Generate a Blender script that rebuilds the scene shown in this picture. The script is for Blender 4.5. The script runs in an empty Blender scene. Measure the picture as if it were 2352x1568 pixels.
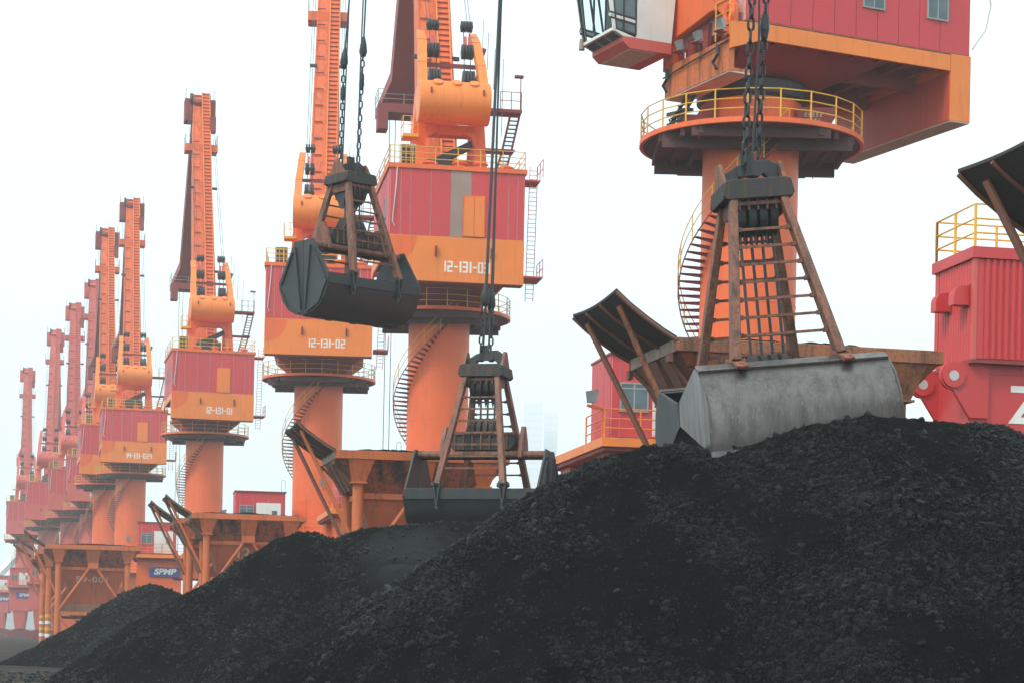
import bpy, math, random
import numpy as np
from mathutils import Vector, Matrix, noise as mnoise

R = math.radians
random.seed(7)
rng = np.random.default_rng(7)
S = bpy.context.scene
COL = S.collection

# ------------------------------------------------------------------ camera
F, CX, YH, EYE, ROLL = 4778.0, 1176.0, 1462.0, 2.0, R(1.2)   # photo measured on a 2352 px wide copy
cam = bpy.data.cameras.new('camera')
camo = bpy.data.objects.new('camera', cam); COL.objects.link(camo)
cam.sensor_width = 36.0
cam.lens = 36.0 * F / 2352.0
cam.shift_y = (YH - 784.0) / 2352.0
cam.clip_start = 0.5; cam.clip_end = 6000
camo.matrix_world = Matrix.Translation((0, 0, EYE)) @ Matrix.Rotation(R(90), 4, 'X') @ Matrix.Rotation(ROLL, 4, 'Z')
S.camera = camo

# ------------------------------------------------------------------ world, sun, exposure
SUN = Vector((-0.62, -0.62, 0.95)).normalized()      # towards the sun
wd = bpy.data.worlds.new('World'); S.world = wd; wd.use_nodes = True
nt = wd.node_tree; nt.nodes.clear()
sky = nt.nodes.new('ShaderNodeTexSky'); sky.sky_type = 'NISHITA'; sky.sun_disc = False
sky.sun_elevation = math.asin(SUN.z); sky.sun_rotation = math.atan2(SUN.x, SUN.y)
sky.dust_density = 5.0; sky.air_density = 1.0
mx = nt.nodes.new('ShaderNodeMix'); mx.data_type = 'RGBA'; mx.inputs[0].default_value = 0.8
mx.inputs[7].default_value = (6.6, 8.25, 8.55, 1)      # even overcast veil over the blue
bg = nt.nodes.new('ShaderNodeBackground'); bg.inputs[1].default_value = 0.15
wo = nt.nodes.new('ShaderNodeOutputWorld')
nt.links.new(sky.outputs[0], mx.inputs[6]); nt.links.new(mx.outputs[2], bg.inputs[0]); nt.links.new(bg.outputs[0], wo.inputs[0])
sl = bpy.data.lights.new('sun', 'SUN'); sl.energy = 1.5; sl.angle = R(14); sl.color = (1.0, 0.95, 0.88)
so = bpy.data.objects.new('sun', sl); COL.objects.link(so)
so.rotation_euler = SUN.to_track_quat('Z', 'Y').to_euler()
S.view_settings.view_transform = 'Standard'; S.view_settings.look = 'None'
S.view_settings.exposure = 0.40; S.view_settings.gamma = 1.0
S.cycles.volume_bounces = 3
try: S.view_settings.use_curve_mapping = False
except Exception: pass

def W(x, y, Z):
    ix, iy = x - CX, YH - y
    c, s = math.cos(ROLL), math.sin(ROLL)
    return Vector(((ix * c - iy * s) * Z / F, Z, EYE + (ix * s + iy * c) * Z / F))

# ------------------------------------------------------------------ materials
class NT:
    def __init__(s, name):
        s.m = bpy.data.materials.new(name); s.m.use_nodes = True
        s.t = s.m.node_tree; s.b = s.t.nodes['Principled BSDF']
        s.co = s.t.nodes.new('ShaderNodeTexCoord')
    def n(s, ty, **k):
        n = s.t.nodes.new(ty)
        for a, v in k.items(): setattr(n, a, v)
        return n
    def l(s, a, b): s.t.links.new(a, b)
    def noise(s, scale, detail=5, rough=0.6, stretch=(1, 1, 1)):
        mp = s.n('ShaderNodeMapping'); mp.inputs['Scale'].default_value = stretch
        s.l(s.co.outputs['Object'], mp.inputs[0])
        t = s.n('ShaderNodeTexNoise'); t.inputs['Scale'].default_value = scale
        t.inputs['Detail'].default_value = detail; t.inputs['Roughness'].default_value = rough
        s.l(mp.outputs[0], t.inputs[0]); return t.outputs[0]
    def ramp(s, fac, a, b, ca=(0, 0, 0, 1), cb=(1, 1, 1, 1)):
        r = s.n('ShaderNodeValToRGB'); e = r.color_ramp.elements
        e[0].position = a; e[1].position = b; e[0].color = ca; e[1].color = cb
        s.l(fac, r.inputs[0]); return r.outputs[0]
    def mix(s, fac, a, b):
        m = s.n('ShaderNodeMix', data_type='RGBA')
        for v, i in ((fac, 0), (a, 6), (b, 7)):
            if isinstance(v, (int, float)): m.inputs[i].default_value = v
            elif isinstance(v, tuple): m.inputs[i].default_value = v
            else: s.l(v, m.inputs[i])
        return m.outputs[2]
    def bump(s, h, st, dist=0.02):
        b = s.n('ShaderNodeBump'); b.inputs['Strength'].default_value = st; b.inputs['Distance'].default_value = dist
        s.l(h, b.inputs['Height']); s.l(b.outputs[0], s.b.inputs['Normal'])

def c4(c): return (c[0], c[1], c[2], 1)

def paint(name, base, dirt=(0.05, 0.022, 0.012), amt=0.5, rough=0.5, scale=1.0, var=0.8, metallic=0.0, lo=0.55, hi=0.75, bump=0.15):
    """painted steel: faded patches, vertical rust and grime runs, fine chips"""
    t = NT(name)
    big = t.noise(0.35 * scale, 3)
    fade = tuple(min(1, c * var + 0.01) for c in base)
    col = t.mix(t.ramp(big, 0.35, 0.65), c4(base), c4(fade))
    run = t.noise(3.0 * scale, 6, 0.65, (1, 1, 0.09))
    m1 = t.n('ShaderNodeMath', operation='MULTIPLY'); m1.inputs[1].default_value = amt
    t.l(t.ramp(run, lo, hi), m1.inputs[0])
    col = t.mix(m1.outputs[0], col, c4(dirt))
    chip = t.noise(9.0 * scale, 7, 0.7)
    m2 = t.n('ShaderNodeMath', operation='MULTIPLY'); m2.inputs[1].default_value = min(1, amt * 1.2)
    t.l(t.ramp(chip, lo + 0.07, hi), m2.inputs[0])
    col = t.mix(m2.outputs[0], col, c4(dirt))
    t.l(col, t.b.inputs['Base Color'])
    t.b.inputs['Roughness'].default_value = rough; t.b.inputs['Metallic'].default_value = metallic
    t.l(t.ramp(big, 0.2, 0.8, (rough - .08,) * 3 + (1,), (rough + .15,) * 3 + (1,)), t.b.inputs['Roughness'])
    if bump: t.bump(chip, bump, 0.01)
    return t.m

def plain(name, base, rough=0.6, metallic=0.0):
    t = NT(name); n = t.noise(2.0, 4)
    t.l(t.mix(t.ramp(n, .3, .7), c4(base), c4(tuple(c * 0.75 for c in base))), t.b.inputs['Base Color'])
    t.b.inputs['Roughness'].default_value = rough; t.b.inputs['Metallic'].default_value = metallic
    return t.m

ORANGE = paint('orange_paint', (0.84, 0.132, 0.018), dirt=(.22, .05, .02), amt=0.5, rough=.45, var=.85, lo=.53, hi=.82)
YORANGE = paint('amber_paint', (0.87, 0.215, 0.024), dirt=(.30, .08, .025), amt=0.5, rough=.45, var=.88, lo=.54, hi=.82)
RUSTOR = paint('rusty_orange_paint', (0.62, 0.15, 0.035), amt=0.75, rough=.6, lo=.48, hi=.7)
REDP = paint('red_cladding', (0.60, 0.040, 0.048), dirt=(.22, .05, .04), amt=.3, rough=.5, var=.9, lo=.6, hi=.85)
STAIR = paint('stair_red_brown', (.24, .04, .03), amt=.5, rough=.6)
INNER_SHADE = paint('shaded_orange_red', (.55, .075, .03), amt=.35)
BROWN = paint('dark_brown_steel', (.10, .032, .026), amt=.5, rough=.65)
DRED = paint('dark_red_shade_paint', (0.26, 0.03, 0.025), amt=.45, rough=.55, lo=.55, hi=.8)  # red darkened to put the underframe's shade into the colour
FRED = paint('haze_paled_red_paint', (0.64, 0.10, 0.075), amt=.25, rough=.5, var=.85, lo=.6, hi=.85)  # paled towards pink, puts the far cranes' distance haze into the paint
BRED = paint('bright_red_paint', (0.58, 0.035, 0.035), dirt=(.2, .02, .02), amt=.25, rough=.42, var=.92, lo=.6, hi=.85)
GREYP = paint('bare_grey_panel', (0.36, 0.24, 0.19), dirt=(.2, .1, .05), amt=.5)
JOINT = plain('pale_joint', (0.72, 0.42, 0.38), .7)
YEL = paint('yellow_paint', (0.80, 0.42, 0.03), dirt=(.3, .12, .03), amt=.4, rough=.45)
BLACK = paint('black_greased_steel', (0.022, 0.024, 0.026), dirt=(.10, .045, .025), amt=.5, rough=.55, scale=2)
CHAIN = paint('chain_steel', (0.020, 0.021, 0.022), dirt=(.06, .035, .025), amt=.4, rough=.42, scale=3, metallic=.3)
ROPE = plain('wire_rope', (0.045, 0.05, 0.052), .6)
RUSTARM = paint('rusty_grab_steel', (0.25, 0.088, 0.045), dirt=(.030, .022, .02), amt=.85, rough=.6, scale=2.2, lo=.45, hi=.66, bump=.4)
HEADM = paint('grimy_grab_head', (0.028, 0.026, 0.024), dirt=(.17, .065, .028), amt=.6, rough=.65, scale=2.5, lo=.52, hi=.72, bump=.5)
BUCK = paint('coal_shade_bucket', (0.026, 0.029, 0.030), dirt=(.010, .011, .012), amt=.7, rough=.5, lo=.5, hi=.75)  # coal-stained steel, base darkened further for the shade under the scoops
HOPO = paint('hopper_orange', (0.64, 0.150, 0.038), dirt=(.05, .028, .02), amt=.7, rough=.6, lo=.52, hi=.78)
HOP1 = paint('rusty_hopper_rim', (.36, .115, .045), dirt=(.035, .023, .018), amt=.85, rough=.65, lo=.46, hi=.68)
HOPD = paint('hopper_coal_smeared_wall', (0.36, 0.085, 0.03), dirt=(.022, .02, .02), amt=.95, rough=.7, scale=.6, lo=.47, hi=.62)
HOPF = paint('hopper_funnel_wall', (.46, .10, .03), dirt=(.05, .03, .022), amt=.6, rough=.65, scale=.6, lo=.52, hi=.72)
HOPB = paint('hopper_brown_side', (0.22, 0.085, 0.05), dirt=(.05, .03, .025), amt=.6, rough=.65)
WEAR = paint('worn_rim_steel', (0.40, 0.29, 0.24), dirt=(.14, .06, .03), amt=.8, rough=.6, lo=.45, hi=.7)
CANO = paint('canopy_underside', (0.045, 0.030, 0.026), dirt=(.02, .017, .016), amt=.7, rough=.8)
WHITE = paint('white_paint', (0.78, 0.77, 0.72), dirt=(.18, .10, .05), amt=.3, rough=.4, lo=.62, hi=.8)
LETTER = paint('white_lettering', (0.86, 0.84, 0.78), dirt=(.6, .3, .12), amt=.35, rough=.5)
GHOST = paint('faded_lettering', (0.66, 0.52, 0.40), dirt=(.2, .08, .04), amt=.5, rough=.6, lo=.42, hi=.7)
GREY = paint('galvanised_grey', (0.33, 0.34, 0.34), amt=.35, rough=.5)
LGREY = paint('pale_grey_underside', (0.62, 0.58, 0.58), dirt=(.25, .1, .08), amt=.5)
BLUE = plain('sign_blue', (0.05, 0.07, 0.30), .4)
BELT = plain('white_boom', (0.8, 0.8, 0.78), .5)
TOWERG = plain('haze_pale_glazing', (.74, .82, .85), .5)  # glazing paled, distance haze put into the colour
TOWERM = plain('haze_pale_concrete', (0.86, 0.90, 0.92), .8)  # concrete paled the same way to stand in for haze

def glass(name, col, rough=.08):
    t = NT(name); n = t.noise(1.2, 3)
    t.l(t.mix(t.ramp(n, .35, .65), c4(col), c4(tuple(c * 1.7 for c in col))), t.b.inputs['Base Color'])
    t.b.inputs['Roughness'].default_value = rough; t.b.inputs['Specular IOR Level'].default_value = .7
    return t.m
GLASS = glass('window_glass', (0.05, 0.075, 0.085))
CABGL = NT('cab_glass'); CABGL.b.inputs['Base Color'].default_value = (.90, .96, .96, 1)
CABGL.b.inputs['Transmission Weight'].default_value = 1.0; CABGL.b.inputs['Roughness'].default_value = .02
CABGL.b.inputs['IOR'].default_value = 1.05; CABGL = CABGL.m

CLAMP = paint('clamp_red', (.30, .06, .03), amt=.5)
def steel():
    t = NT('scoured_bucket_steel')
    big = t.noise(.8, 4); run = t.noise(4.0, 7, .7, (1, 1, .10)); fine = t.noise(22, 6, .7, (1, 1, .25))
    col = t.mix(t.ramp(big, .3, .7), (.15, .134, .125, 1), (.19, .172, .162, 1))
    col = t.mix(t.ramp(run, .42, .72), col, (.088, .076, .070, 1))
    col = t.mix(t.ramp(fine, .55, .8), col, (.30, .285, .265, 1))
    rust = t.noise(2.2, 8, .7)
    col = t.mix(t.ramp(rust, .70, .80), col, (.12, .07, .045, 1))
    t.l(col, t.b.inputs['Base Color'])
    t.b.inputs['Metallic'].default_value = .8
    t.l(t.ramp(run, .3, .7, (.28,) * 3 + (1,), (.48,) * 3 + (1,)), t.b.inputs['Roughness'])
    t.bump(fine, .12, .01)
    return t.m
STEEL = steel()

def coal(name, a=(.0024, .0025, .0026), b=(.0075, .0077, .0079), rough=.62, brown=0.35, spec=.1, rr=(.35, .7)):
    t = NT(name)
    n1 = t.noise(1.1, 4); n2 = t.noise(26, 8, .75); n3 = t.noise(90, 4, .7)
    col = t.mix(t.ramp(n2, *rr), c4(a), c4(b))
    m = t.n('ShaderNodeMath', operation='MULTIPLY'); m.inputs[1].default_value = brown
    t.l(t.ramp(n1, .45, .75), m.inputs[0])
    col = t.mix(m.outputs[0], col, (.011, .0094, .008, 1))
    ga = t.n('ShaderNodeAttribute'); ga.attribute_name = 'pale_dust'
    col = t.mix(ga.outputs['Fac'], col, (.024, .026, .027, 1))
    t.l(col, t.b.inputs['Base Color'])
    t.l(t.ramp(n2, .3, .7, (rough - .15,) * 3 + (1,), (rough + .2,) * 3 + (1,)), t.b.inputs['Roughness'])
    ad = t.n('ShaderNodeMath', operation='ADD'); t.l(n2, ad.inputs[0]); t.l(n3, ad.inputs[1])
    t.bump(ad.outputs[0], .8, .05)
    t.b.inputs['Specular IOR Level'].default_value = spec
    return t.m
COALD = coal('coal_dust', rough=.8, spec=.02); COALL = coal('coal_lump', (.0036, .0038, .0040), (.048, .046, .045), .40, .3, .28, (.53, .77))

# ------------------------------------------------------------------ mesh builder
class MB:
    def __init__(s, M=None): s.v = []; s.f = []; s.M = M or Matrix.Identity(4)
    def add(s, vs, fs):
        o = len(s.v); s.v += [s.M @ Vector(v) for v in vs]; s.f += [[i + o for i in f] for f in fs]; return s
    def box(s, x0, x1, y0, y1, z0, z1):
        return s.add([(x0, y0, z0), (x1, y0, z0), (x1, y1, z0), (x0, y1, z0), (x0, y0, z1), (x1, y0, z1), (x1, y1, z1), (x0, y1, z1)],
                     [(3, 2, 1, 0), (4, 5, 6, 7), (0, 1, 5, 4), (1, 2, 6, 5), (2, 3, 7, 6), (3, 0, 4, 7)])
    def hexa(s, lo, hi):      # two quads, bottom and top, same winding
        return s.add(list(lo) + list(hi), [(3, 2, 1, 0), (4, 5, 6, 7), (0, 1, 5, 4), (1, 2, 6, 5), (2, 3, 7, 6), (3, 0, 4, 7)])
    def beam(s, p, q, w, h, up=(0, 0, 1), w2=None, h2=None):
        p, q = Vector(p), Vector(q); d = (q - p).normalized(); up = Vector(up)
        if abs(d.dot(up)) > .98: up = Vector((0, 1, 0))
        a = d.cross(up).normalized(); b = a.cross(d).normalized()
        w2 = w2 or w; h2 = h2 or h
        g = lambda c, w, h: [c - a * w / 2 - b * h / 2, c + a * w / 2 - b * h / 2, c + a * w / 2 + b * h / 2, c - a * w / 2 + b * h / 2]
        return s.add(g(p, w, h) + g(q, w2, h2), [(3, 2, 1, 0), (4, 5, 6, 7), (0, 1, 5, 4), (1, 2, 6, 5), (2, 3, 7, 6), (3, 0, 4, 7)])
    def tube(s, p, q, r, n=8, r2=None):
        p, q = Vector(p), Vector(q); d = (q - p).normalized()
        up = Vector((0, 0, 1)) if abs(d.z) < .95 else Vector((0, 1, 0))
        a = d.cross(up).normalized(); b = a.cross(d); r2 = r if r2 is None else r2
        vs = [c + (a * math.cos(2 * math.pi * i / n) + b * math.sin(2 * math.pi * i / n)) * rr for c, rr in ((p, r), (q, r2)) for i in range(n)]
        return s.add(vs, [(i, (i + 1) % n, n + (i + 1) % n, n + i) for i in range(n)] + [tuple(range(n))[::-1], tuple(range(n, 2 * n))])
    def path(s, pts, r, n=5, closed=False):
        pts = [Vector(p) for p in pts]; m = len(pts); vs = []; fs = []
        for i, p in enumerate(pts):
            d = ((pts[(i + 1) % m] - pts[i - 1]) if closed else (pts[min(i + 1, m - 1)] - pts[max(i - 1, 0)])).normalized()
            up = Vector((0, 0, 1)) if abs(d.z) < .9 else Vector((0, 1, 0))
            a = d.cross(up).normalized(); b = a.cross(d)
            vs += [p + (a * math.cos(2 * math.pi * k / n) + b * math.sin(2 * math.pi * k / n)) * r for k in range(n)]
        for i in range(m if closed else m - 1):
            j = (i + 1) % m
            fs += [(i * n + k, i * n + (k + 1) % n, j * n + (k + 1) % n, j * n + k) for k in range(n)]
        if not closed: fs += [tuple(range(n))[::-1], tuple(range((m - 1) * n, m * n))]
        return s.add(vs, fs)
    def prism(s, poly, O, a, b, t):       # polygon in plane O + x a + y b, thickness t along a x b
        O, a, b = Vector(O), Vector(a), Vector(b); nrm = a.cross(b).normalized(); m = len(poly)
        lo = [O + a * x + b * y for x, y in poly]; hi = [p + nrm * t for p in lo]
        return s.add(lo + hi, [tuple(range(m))[::-1], tuple(range(m, 2 * m))] + [(i, (i + 1) % m, m + (i + 1) % m, m + i) for i in range(m)])
    def lathe(s, prof, n=32, O=(0, 0, 0), a0=0, a1=2 * math.pi):
        full = abs(a1 - a0 - 2 * math.pi) < 1e-6; k = n if full else n + 1; vs = []; fs = []; m = len(prof)
        for i in range(k):
            t = a0 + (a1 - a0) * i / n
            vs += [Vector(O) + Vector((r * math.cos(t), r * math.sin(t), z)) for r, z in prof]
        for i in range(n):
            j = (i + 1) % k
            for q in range(m - 1): fs.append((i * m + q, j * m + q, j * m + q + 1, i * m + q + 1))
        return s.add(vs, fs)
    def mesh(s, name, mat, smooth=True):
        me = bpy.data.meshes.new(name); me.from_pydata([tuple(v) for v in s.v], [], s.f); me.update()
        if mat: me.materials.append(mat)
        if smooth:
            me.shade_smooth(); me.set_sharp_from_angle(angle=R(32))
        return me
    def build(s, name, mat, parent=None, bevel=0, **k):
        o = bpy.data.objects.new(name, s.mesh(name, mat)); COL.objects.link(o)
        if parent: o.parent = parent
        if bevel:
            b = o.modifiers.new('bevel', 'BEVEL'); b.width = bevel; b.segments = 2; b.limit_method = 'ANGLE'; b.angle_limit = R(40)
        for a, v in k.items(): o[a] = v
        return o

def inst(me, name, parent, M):
    o = bpy.data.objects.new(name, me); COL.objects.link(o); o.parent = parent; o.matrix_local = M; return o

def thing(name, label, cat, loc=(0, 0, 0), rz=0, group=None):
    o = bpy.data.objects.new(name, None); COL.objects.link(o); o.empty_display_size = .3
    o.location = loc; o.rotation_euler = (0, 0, rz); o['label'] = label; o['category'] = cat
    if group: o['group'] = group
    return o

def structure(o, label=None):
    o['kind'] = 'structure'
    if label: o['label'] = label
    return o

def lettering(txt, mat, parent, M, size, bold=0.0, xs=1.0, shear=0.0, name='lettering', depth=.006, sp=1.0):
    cu = bpy.data.curves.new('txt', 'FONT'); cu.body = txt; cu.size = size; cu.offset = bold; cu.extrude = depth
    cu.align_x = 'CENTER'; cu.align_y = 'CENTER'; cu.shear = shear; cu.space_character = sp; cu.resolution_u = 3
    ob = bpy.data.objects.new('txt', cu); me = bpy.data.meshes.new_from_object(ob)
    bpy.data.objects.remove(ob); bpy.data.curves.remove(cu)
    me.name = name; me.materials.clear(); me.materials.append(mat)
    me.transform(M @ Matrix.Diagonal((xs, 1, 1, 1)))
    o = bpy.data.objects.new(name, me); COL.objects.link(o); o.parent = parent; return o

SEG = {'0': 'tbLRlr', '1': 'C', '2': 'tmbRl', '3': 'tmbRr', '4': 'LmRr', '5': 'tmbLr', '7': 'tRr', '9': 'tmbLRr', '-': 'm'}
def block_number(txt, mat, parent, M, h, w, th=.17):
    """stencil style numerals made of square strokes, in the local XY plane"""
    adv = {'1': th * 2.0, '-': w * .95}; tot = sum(adv.get(c, w + th * .8) for c in txt); x = -tot / 2; mb = MB(M)
    for c in txt:
        g = SEG[c]; a = adv.get(c, w + th * .8); ww = w if c not in adv else a - th * .75
        def q(x0, x1, y0, y1): mb.box(x + x0, x + x1, y0, y1, 0, .008)
        k = .02 if c == '3' else 0
        if 't' in g: q(0, ww, h / 2 - th, h / 2)
        if c == '-': q(0, ww, -th * .5, th * .5)
        elif 'm' in g: q(0 if c != '4' else th, ww if c != '4' else ww - th, -th / 2, th / 2)
        if 'b' in g: q(0, ww, -h / 2, -h / 2 + th)
        if 'C' in g: q(th * .2, th * 1.25, -h / 2, h / 2)
        lo, hi = -h / 2 + (th if 'b' in g else 0), h / 2 - (th if 't' in g else 0)
        if 'L' in g: q(0, th, th / 2 if 'm' in g and c != '4' else (-th / 2 if c == '4' else 0), hi)
        if 'l' in g: q(0, th, lo, -th / 2 if 'm' in g else 0)
        if 'R' in g and 'r' in g and c in '407': q(ww - th, ww, lo, hi)
        else:
            if 'R' in g: q(ww - th, ww, th / 2, hi)
            if 'r' in g: q(ww - th, ww, lo, -th / 2)
        x += a
    return mb.build('lettering', mat, parent)

FACE = Matrix.Rotation(R(90), 4, 'X')          # text plane facing -Y

# ------------------------------------------------------------------ ground and haze
def ground():
    t = NT('packed_quay_ground')
    n = t.noise(.08, 6); n2 = t.noise(1.5, 8, .7); n3 = t.noise(.5, 4, .6, (.15, 1, 1))
    col = t.mix(t.ramp(n, .35, .65), (.026, .020, .016, 1), (.040, .031, .025, 1))
    col = t.mix(t.ramp(n2, .5, .75), col, (.018, .016, .015, 1))
    col = t.mix(t.ramp(n3, .5, .62), col, (.075, .06, .05, 1))
    t.l(col, t.b.inputs['Base Color']); t.b.inputs['Roughness'].default_value = .95; t.b.inputs['Specular IOR Level'].default_value = .04
    t.bump(n2, .5, .05)
    m = MB().add([(-980, -40, 0), (980, -40, 0), (980, 2400, 0), (-980, 2400, 0)], [(0, 1, 2, 3)])
    return structure(m.build('ground', t.m))
ground()

hz = MB().box(-1000, 1000, -60, 2420, -1.2, 268).build('haze', None)
hz['kind'] = 'stuff'
hm = bpy.data.materials.new('haze_air'); hm.use_nodes = True
hm.node_tree.nodes.clear()
pv = hm.node_tree.nodes.new('ShaderNodeVolumePrincipled'); ho = hm.node_tree.nodes.new('ShaderNodeOutputMaterial')
pv.inputs['Color'].default_value = (.97, .985, 1.0, 1); pv.inputs['Density'].default_value = .00047; pv.inputs['Anisotropy'].default_value = 0.0
hm.node_tree.links.new(pv.outputs[0], ho.inputs['Volume'])
hz.data.materials.append(hm)

# ------------------------------------------------------------------ shared small things
def rail_part(mb_parent, name, pts, closed=False, h=1.1, mat=YEL, r=.028, pr=.035, n=5, posts=True, levels=(1.0, .66, .33), M=None, each=False):
    """rails plus posts standing on pts"""
    M = M or Matrix.Identity(4); mb = MB(M)
    for lv in levels: mb.path([Vector(p) + Vector((0, 0, h * lv)) for p in pts], r, n, closed)
    if posts and not each:
        for p in pts: mb.tube(p, Vector(p) + Vector((0, 0, h)), pr, 5)
    o = mb.build(name, mat, mb_parent)
    if posts and each:
        pm = MB().tube((0, 0, 0), (0, 0, h), pr, 6).mesh('railing_post', mat)
        for p in pts: inst(pm, 'railing_post', o, Matrix.Translation(M @ Vector(p)))
    return o

def spiral(parent, r, ztop, zbot, a_start, pitch=18.0, mat=DRED, rmat=YEL, each=True, ntread=None):
    """stair winding down the column; a_start measured from -Y towards +X, going to -X as it descends"""
    H = ztop - zbot; nt_ = ntread or int(H / .26); ro = r + .9
    P = lambda t, rr, z: (rr * math.sin(a_start - 2 * math.pi * t * H / pitch), -rr * math.cos(a_start - 2 * math.pi * t * H / pitch), z)
    seg = 60
    mb = MB()
    mb.path([P(i / seg, ro, ztop - H * i / seg) for i in range(seg + 1)], .03, 5)
    st = mb.build('spiral_stair', mat, parent)
    rb = MB()
    for hh in (1.05, .55): rb.path([P(i / seg, ro + .03, ztop - H * i / seg + hh) for i in range(seg + 1)], .022, 5)
    for i in range(0, nt_, 4): rb.tube(P(i / nt_, ro + .03, ztop - H * i / nt_), P(i / nt_, ro + .03, ztop - H * i / nt_ + 1.05), .025, 5)
    rb.build('stair_rail', rmat, st)
    tm = MB().hexa([(-.08, r - .05, -.035), (.08, r - .05, -.035), (.12, ro, -.035), (-.12, ro, -.035)],
                   [(-.08, r - .05, 0), (.08, r - .05, 0), (.12, ro, 0), (-.12, ro, 0)])
    tm.hexa([(-.02, r - .05, -.16), (.02, r - .05, -.16), (.02, ro, -.06), (-.02, ro, -.06)],
            [(-.02, r - .05, -.05), (.02, r - .05, -.05), (.02, ro, -.05), (-.02, ro, -.05)])
    tm = tm.mesh('stair_tread', mat)
    for i in range(nt_):
        t = (i + .5) / nt_; ang = a_start - 2 * math.pi * t * H / pitch
        inst(tm, 'stair_tread', st, Matrix.Translation((0, 0, ztop - H * t)) @ Matrix.Rotation(ang + math.pi, 4, 'Z'))

def window_part(parent, M, w, h, mull=2, frame=GREY, gl=GLASS, dep=.06, horiz=0):
    """window in the local XZ plane facing -Y, centred on M"""
    mb = MB(M); f = .06
    mb.box(-w / 2, w / 2, -dep, .02, h / 2 - f, h / 2).box(-w / 2, w / 2, -dep, .02, -h / 2, -h / 2 + f)
    mb.box(-w / 2, -w / 2 + f, -dep, .02, -h / 2 + f, h / 2 - f).box(w / 2 - f, w / 2, -dep, .02, -h / 2 + f, h / 2 - f)
    for i in range(1, mull):
        x = -w / 2 + w * i / mull; mb.box(x - f / 2, x + f / 2, -dep * .8, .018, -h / 2 + f, h / 2 - f)
    if horiz:
        z = h / 2 - h * .2
        mb.box(-w / 2 + f, w / 2 - f, -dep * .7, .016, z - .025, z + .025)
    o = mb.build('window', frame, parent)
    MB(M).box(-w / 2 + f * .7, w / 2 - f * .7, -.025, .01, -h / 2 + f * .7, h / 2 - f * .7).build('pane', gl, o)
    return o

def panels(parent, M, w, z0, z1, edges, mat, gap=.05, th=.04, special=None):
    """cladding panels proud of a wall in the local XZ plane facing -Y"""
    for i in range(len(edges) - 1):
        a, b = edges[i] + gap / 2, edges[i + 1] - gap / 2
        MB(M).box(a, b, -th, 0.0, z0, z1).build('wall_panel', special.get(i, mat) if special else mat, parent)

# ------------------------------------------------------------------ portal (gantry base with cabin)
JIBO = paint('grease_streaked_orange', (0.82, 0.135, 0.02), dirt=(.085, .04, .025), amt=.8, lo=.50, hi=.8, scale=.8)
JIBR = paint('grease_streaked_red', (0.62, 0.10, 0.075), dirt=(.10, .04, .035), amt=.7, lo=.50, hi=.8, scale=.8)
PAL_O = dict(main=ORANGE, alt=YORANGE, house=REDP, dark=DRED, col=ORANGE, fly=DRED)
PAL_R = dict(main=FRED, alt=FRED, house=REDP, dark=DRED, col=FRED, fly=FRED)

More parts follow.
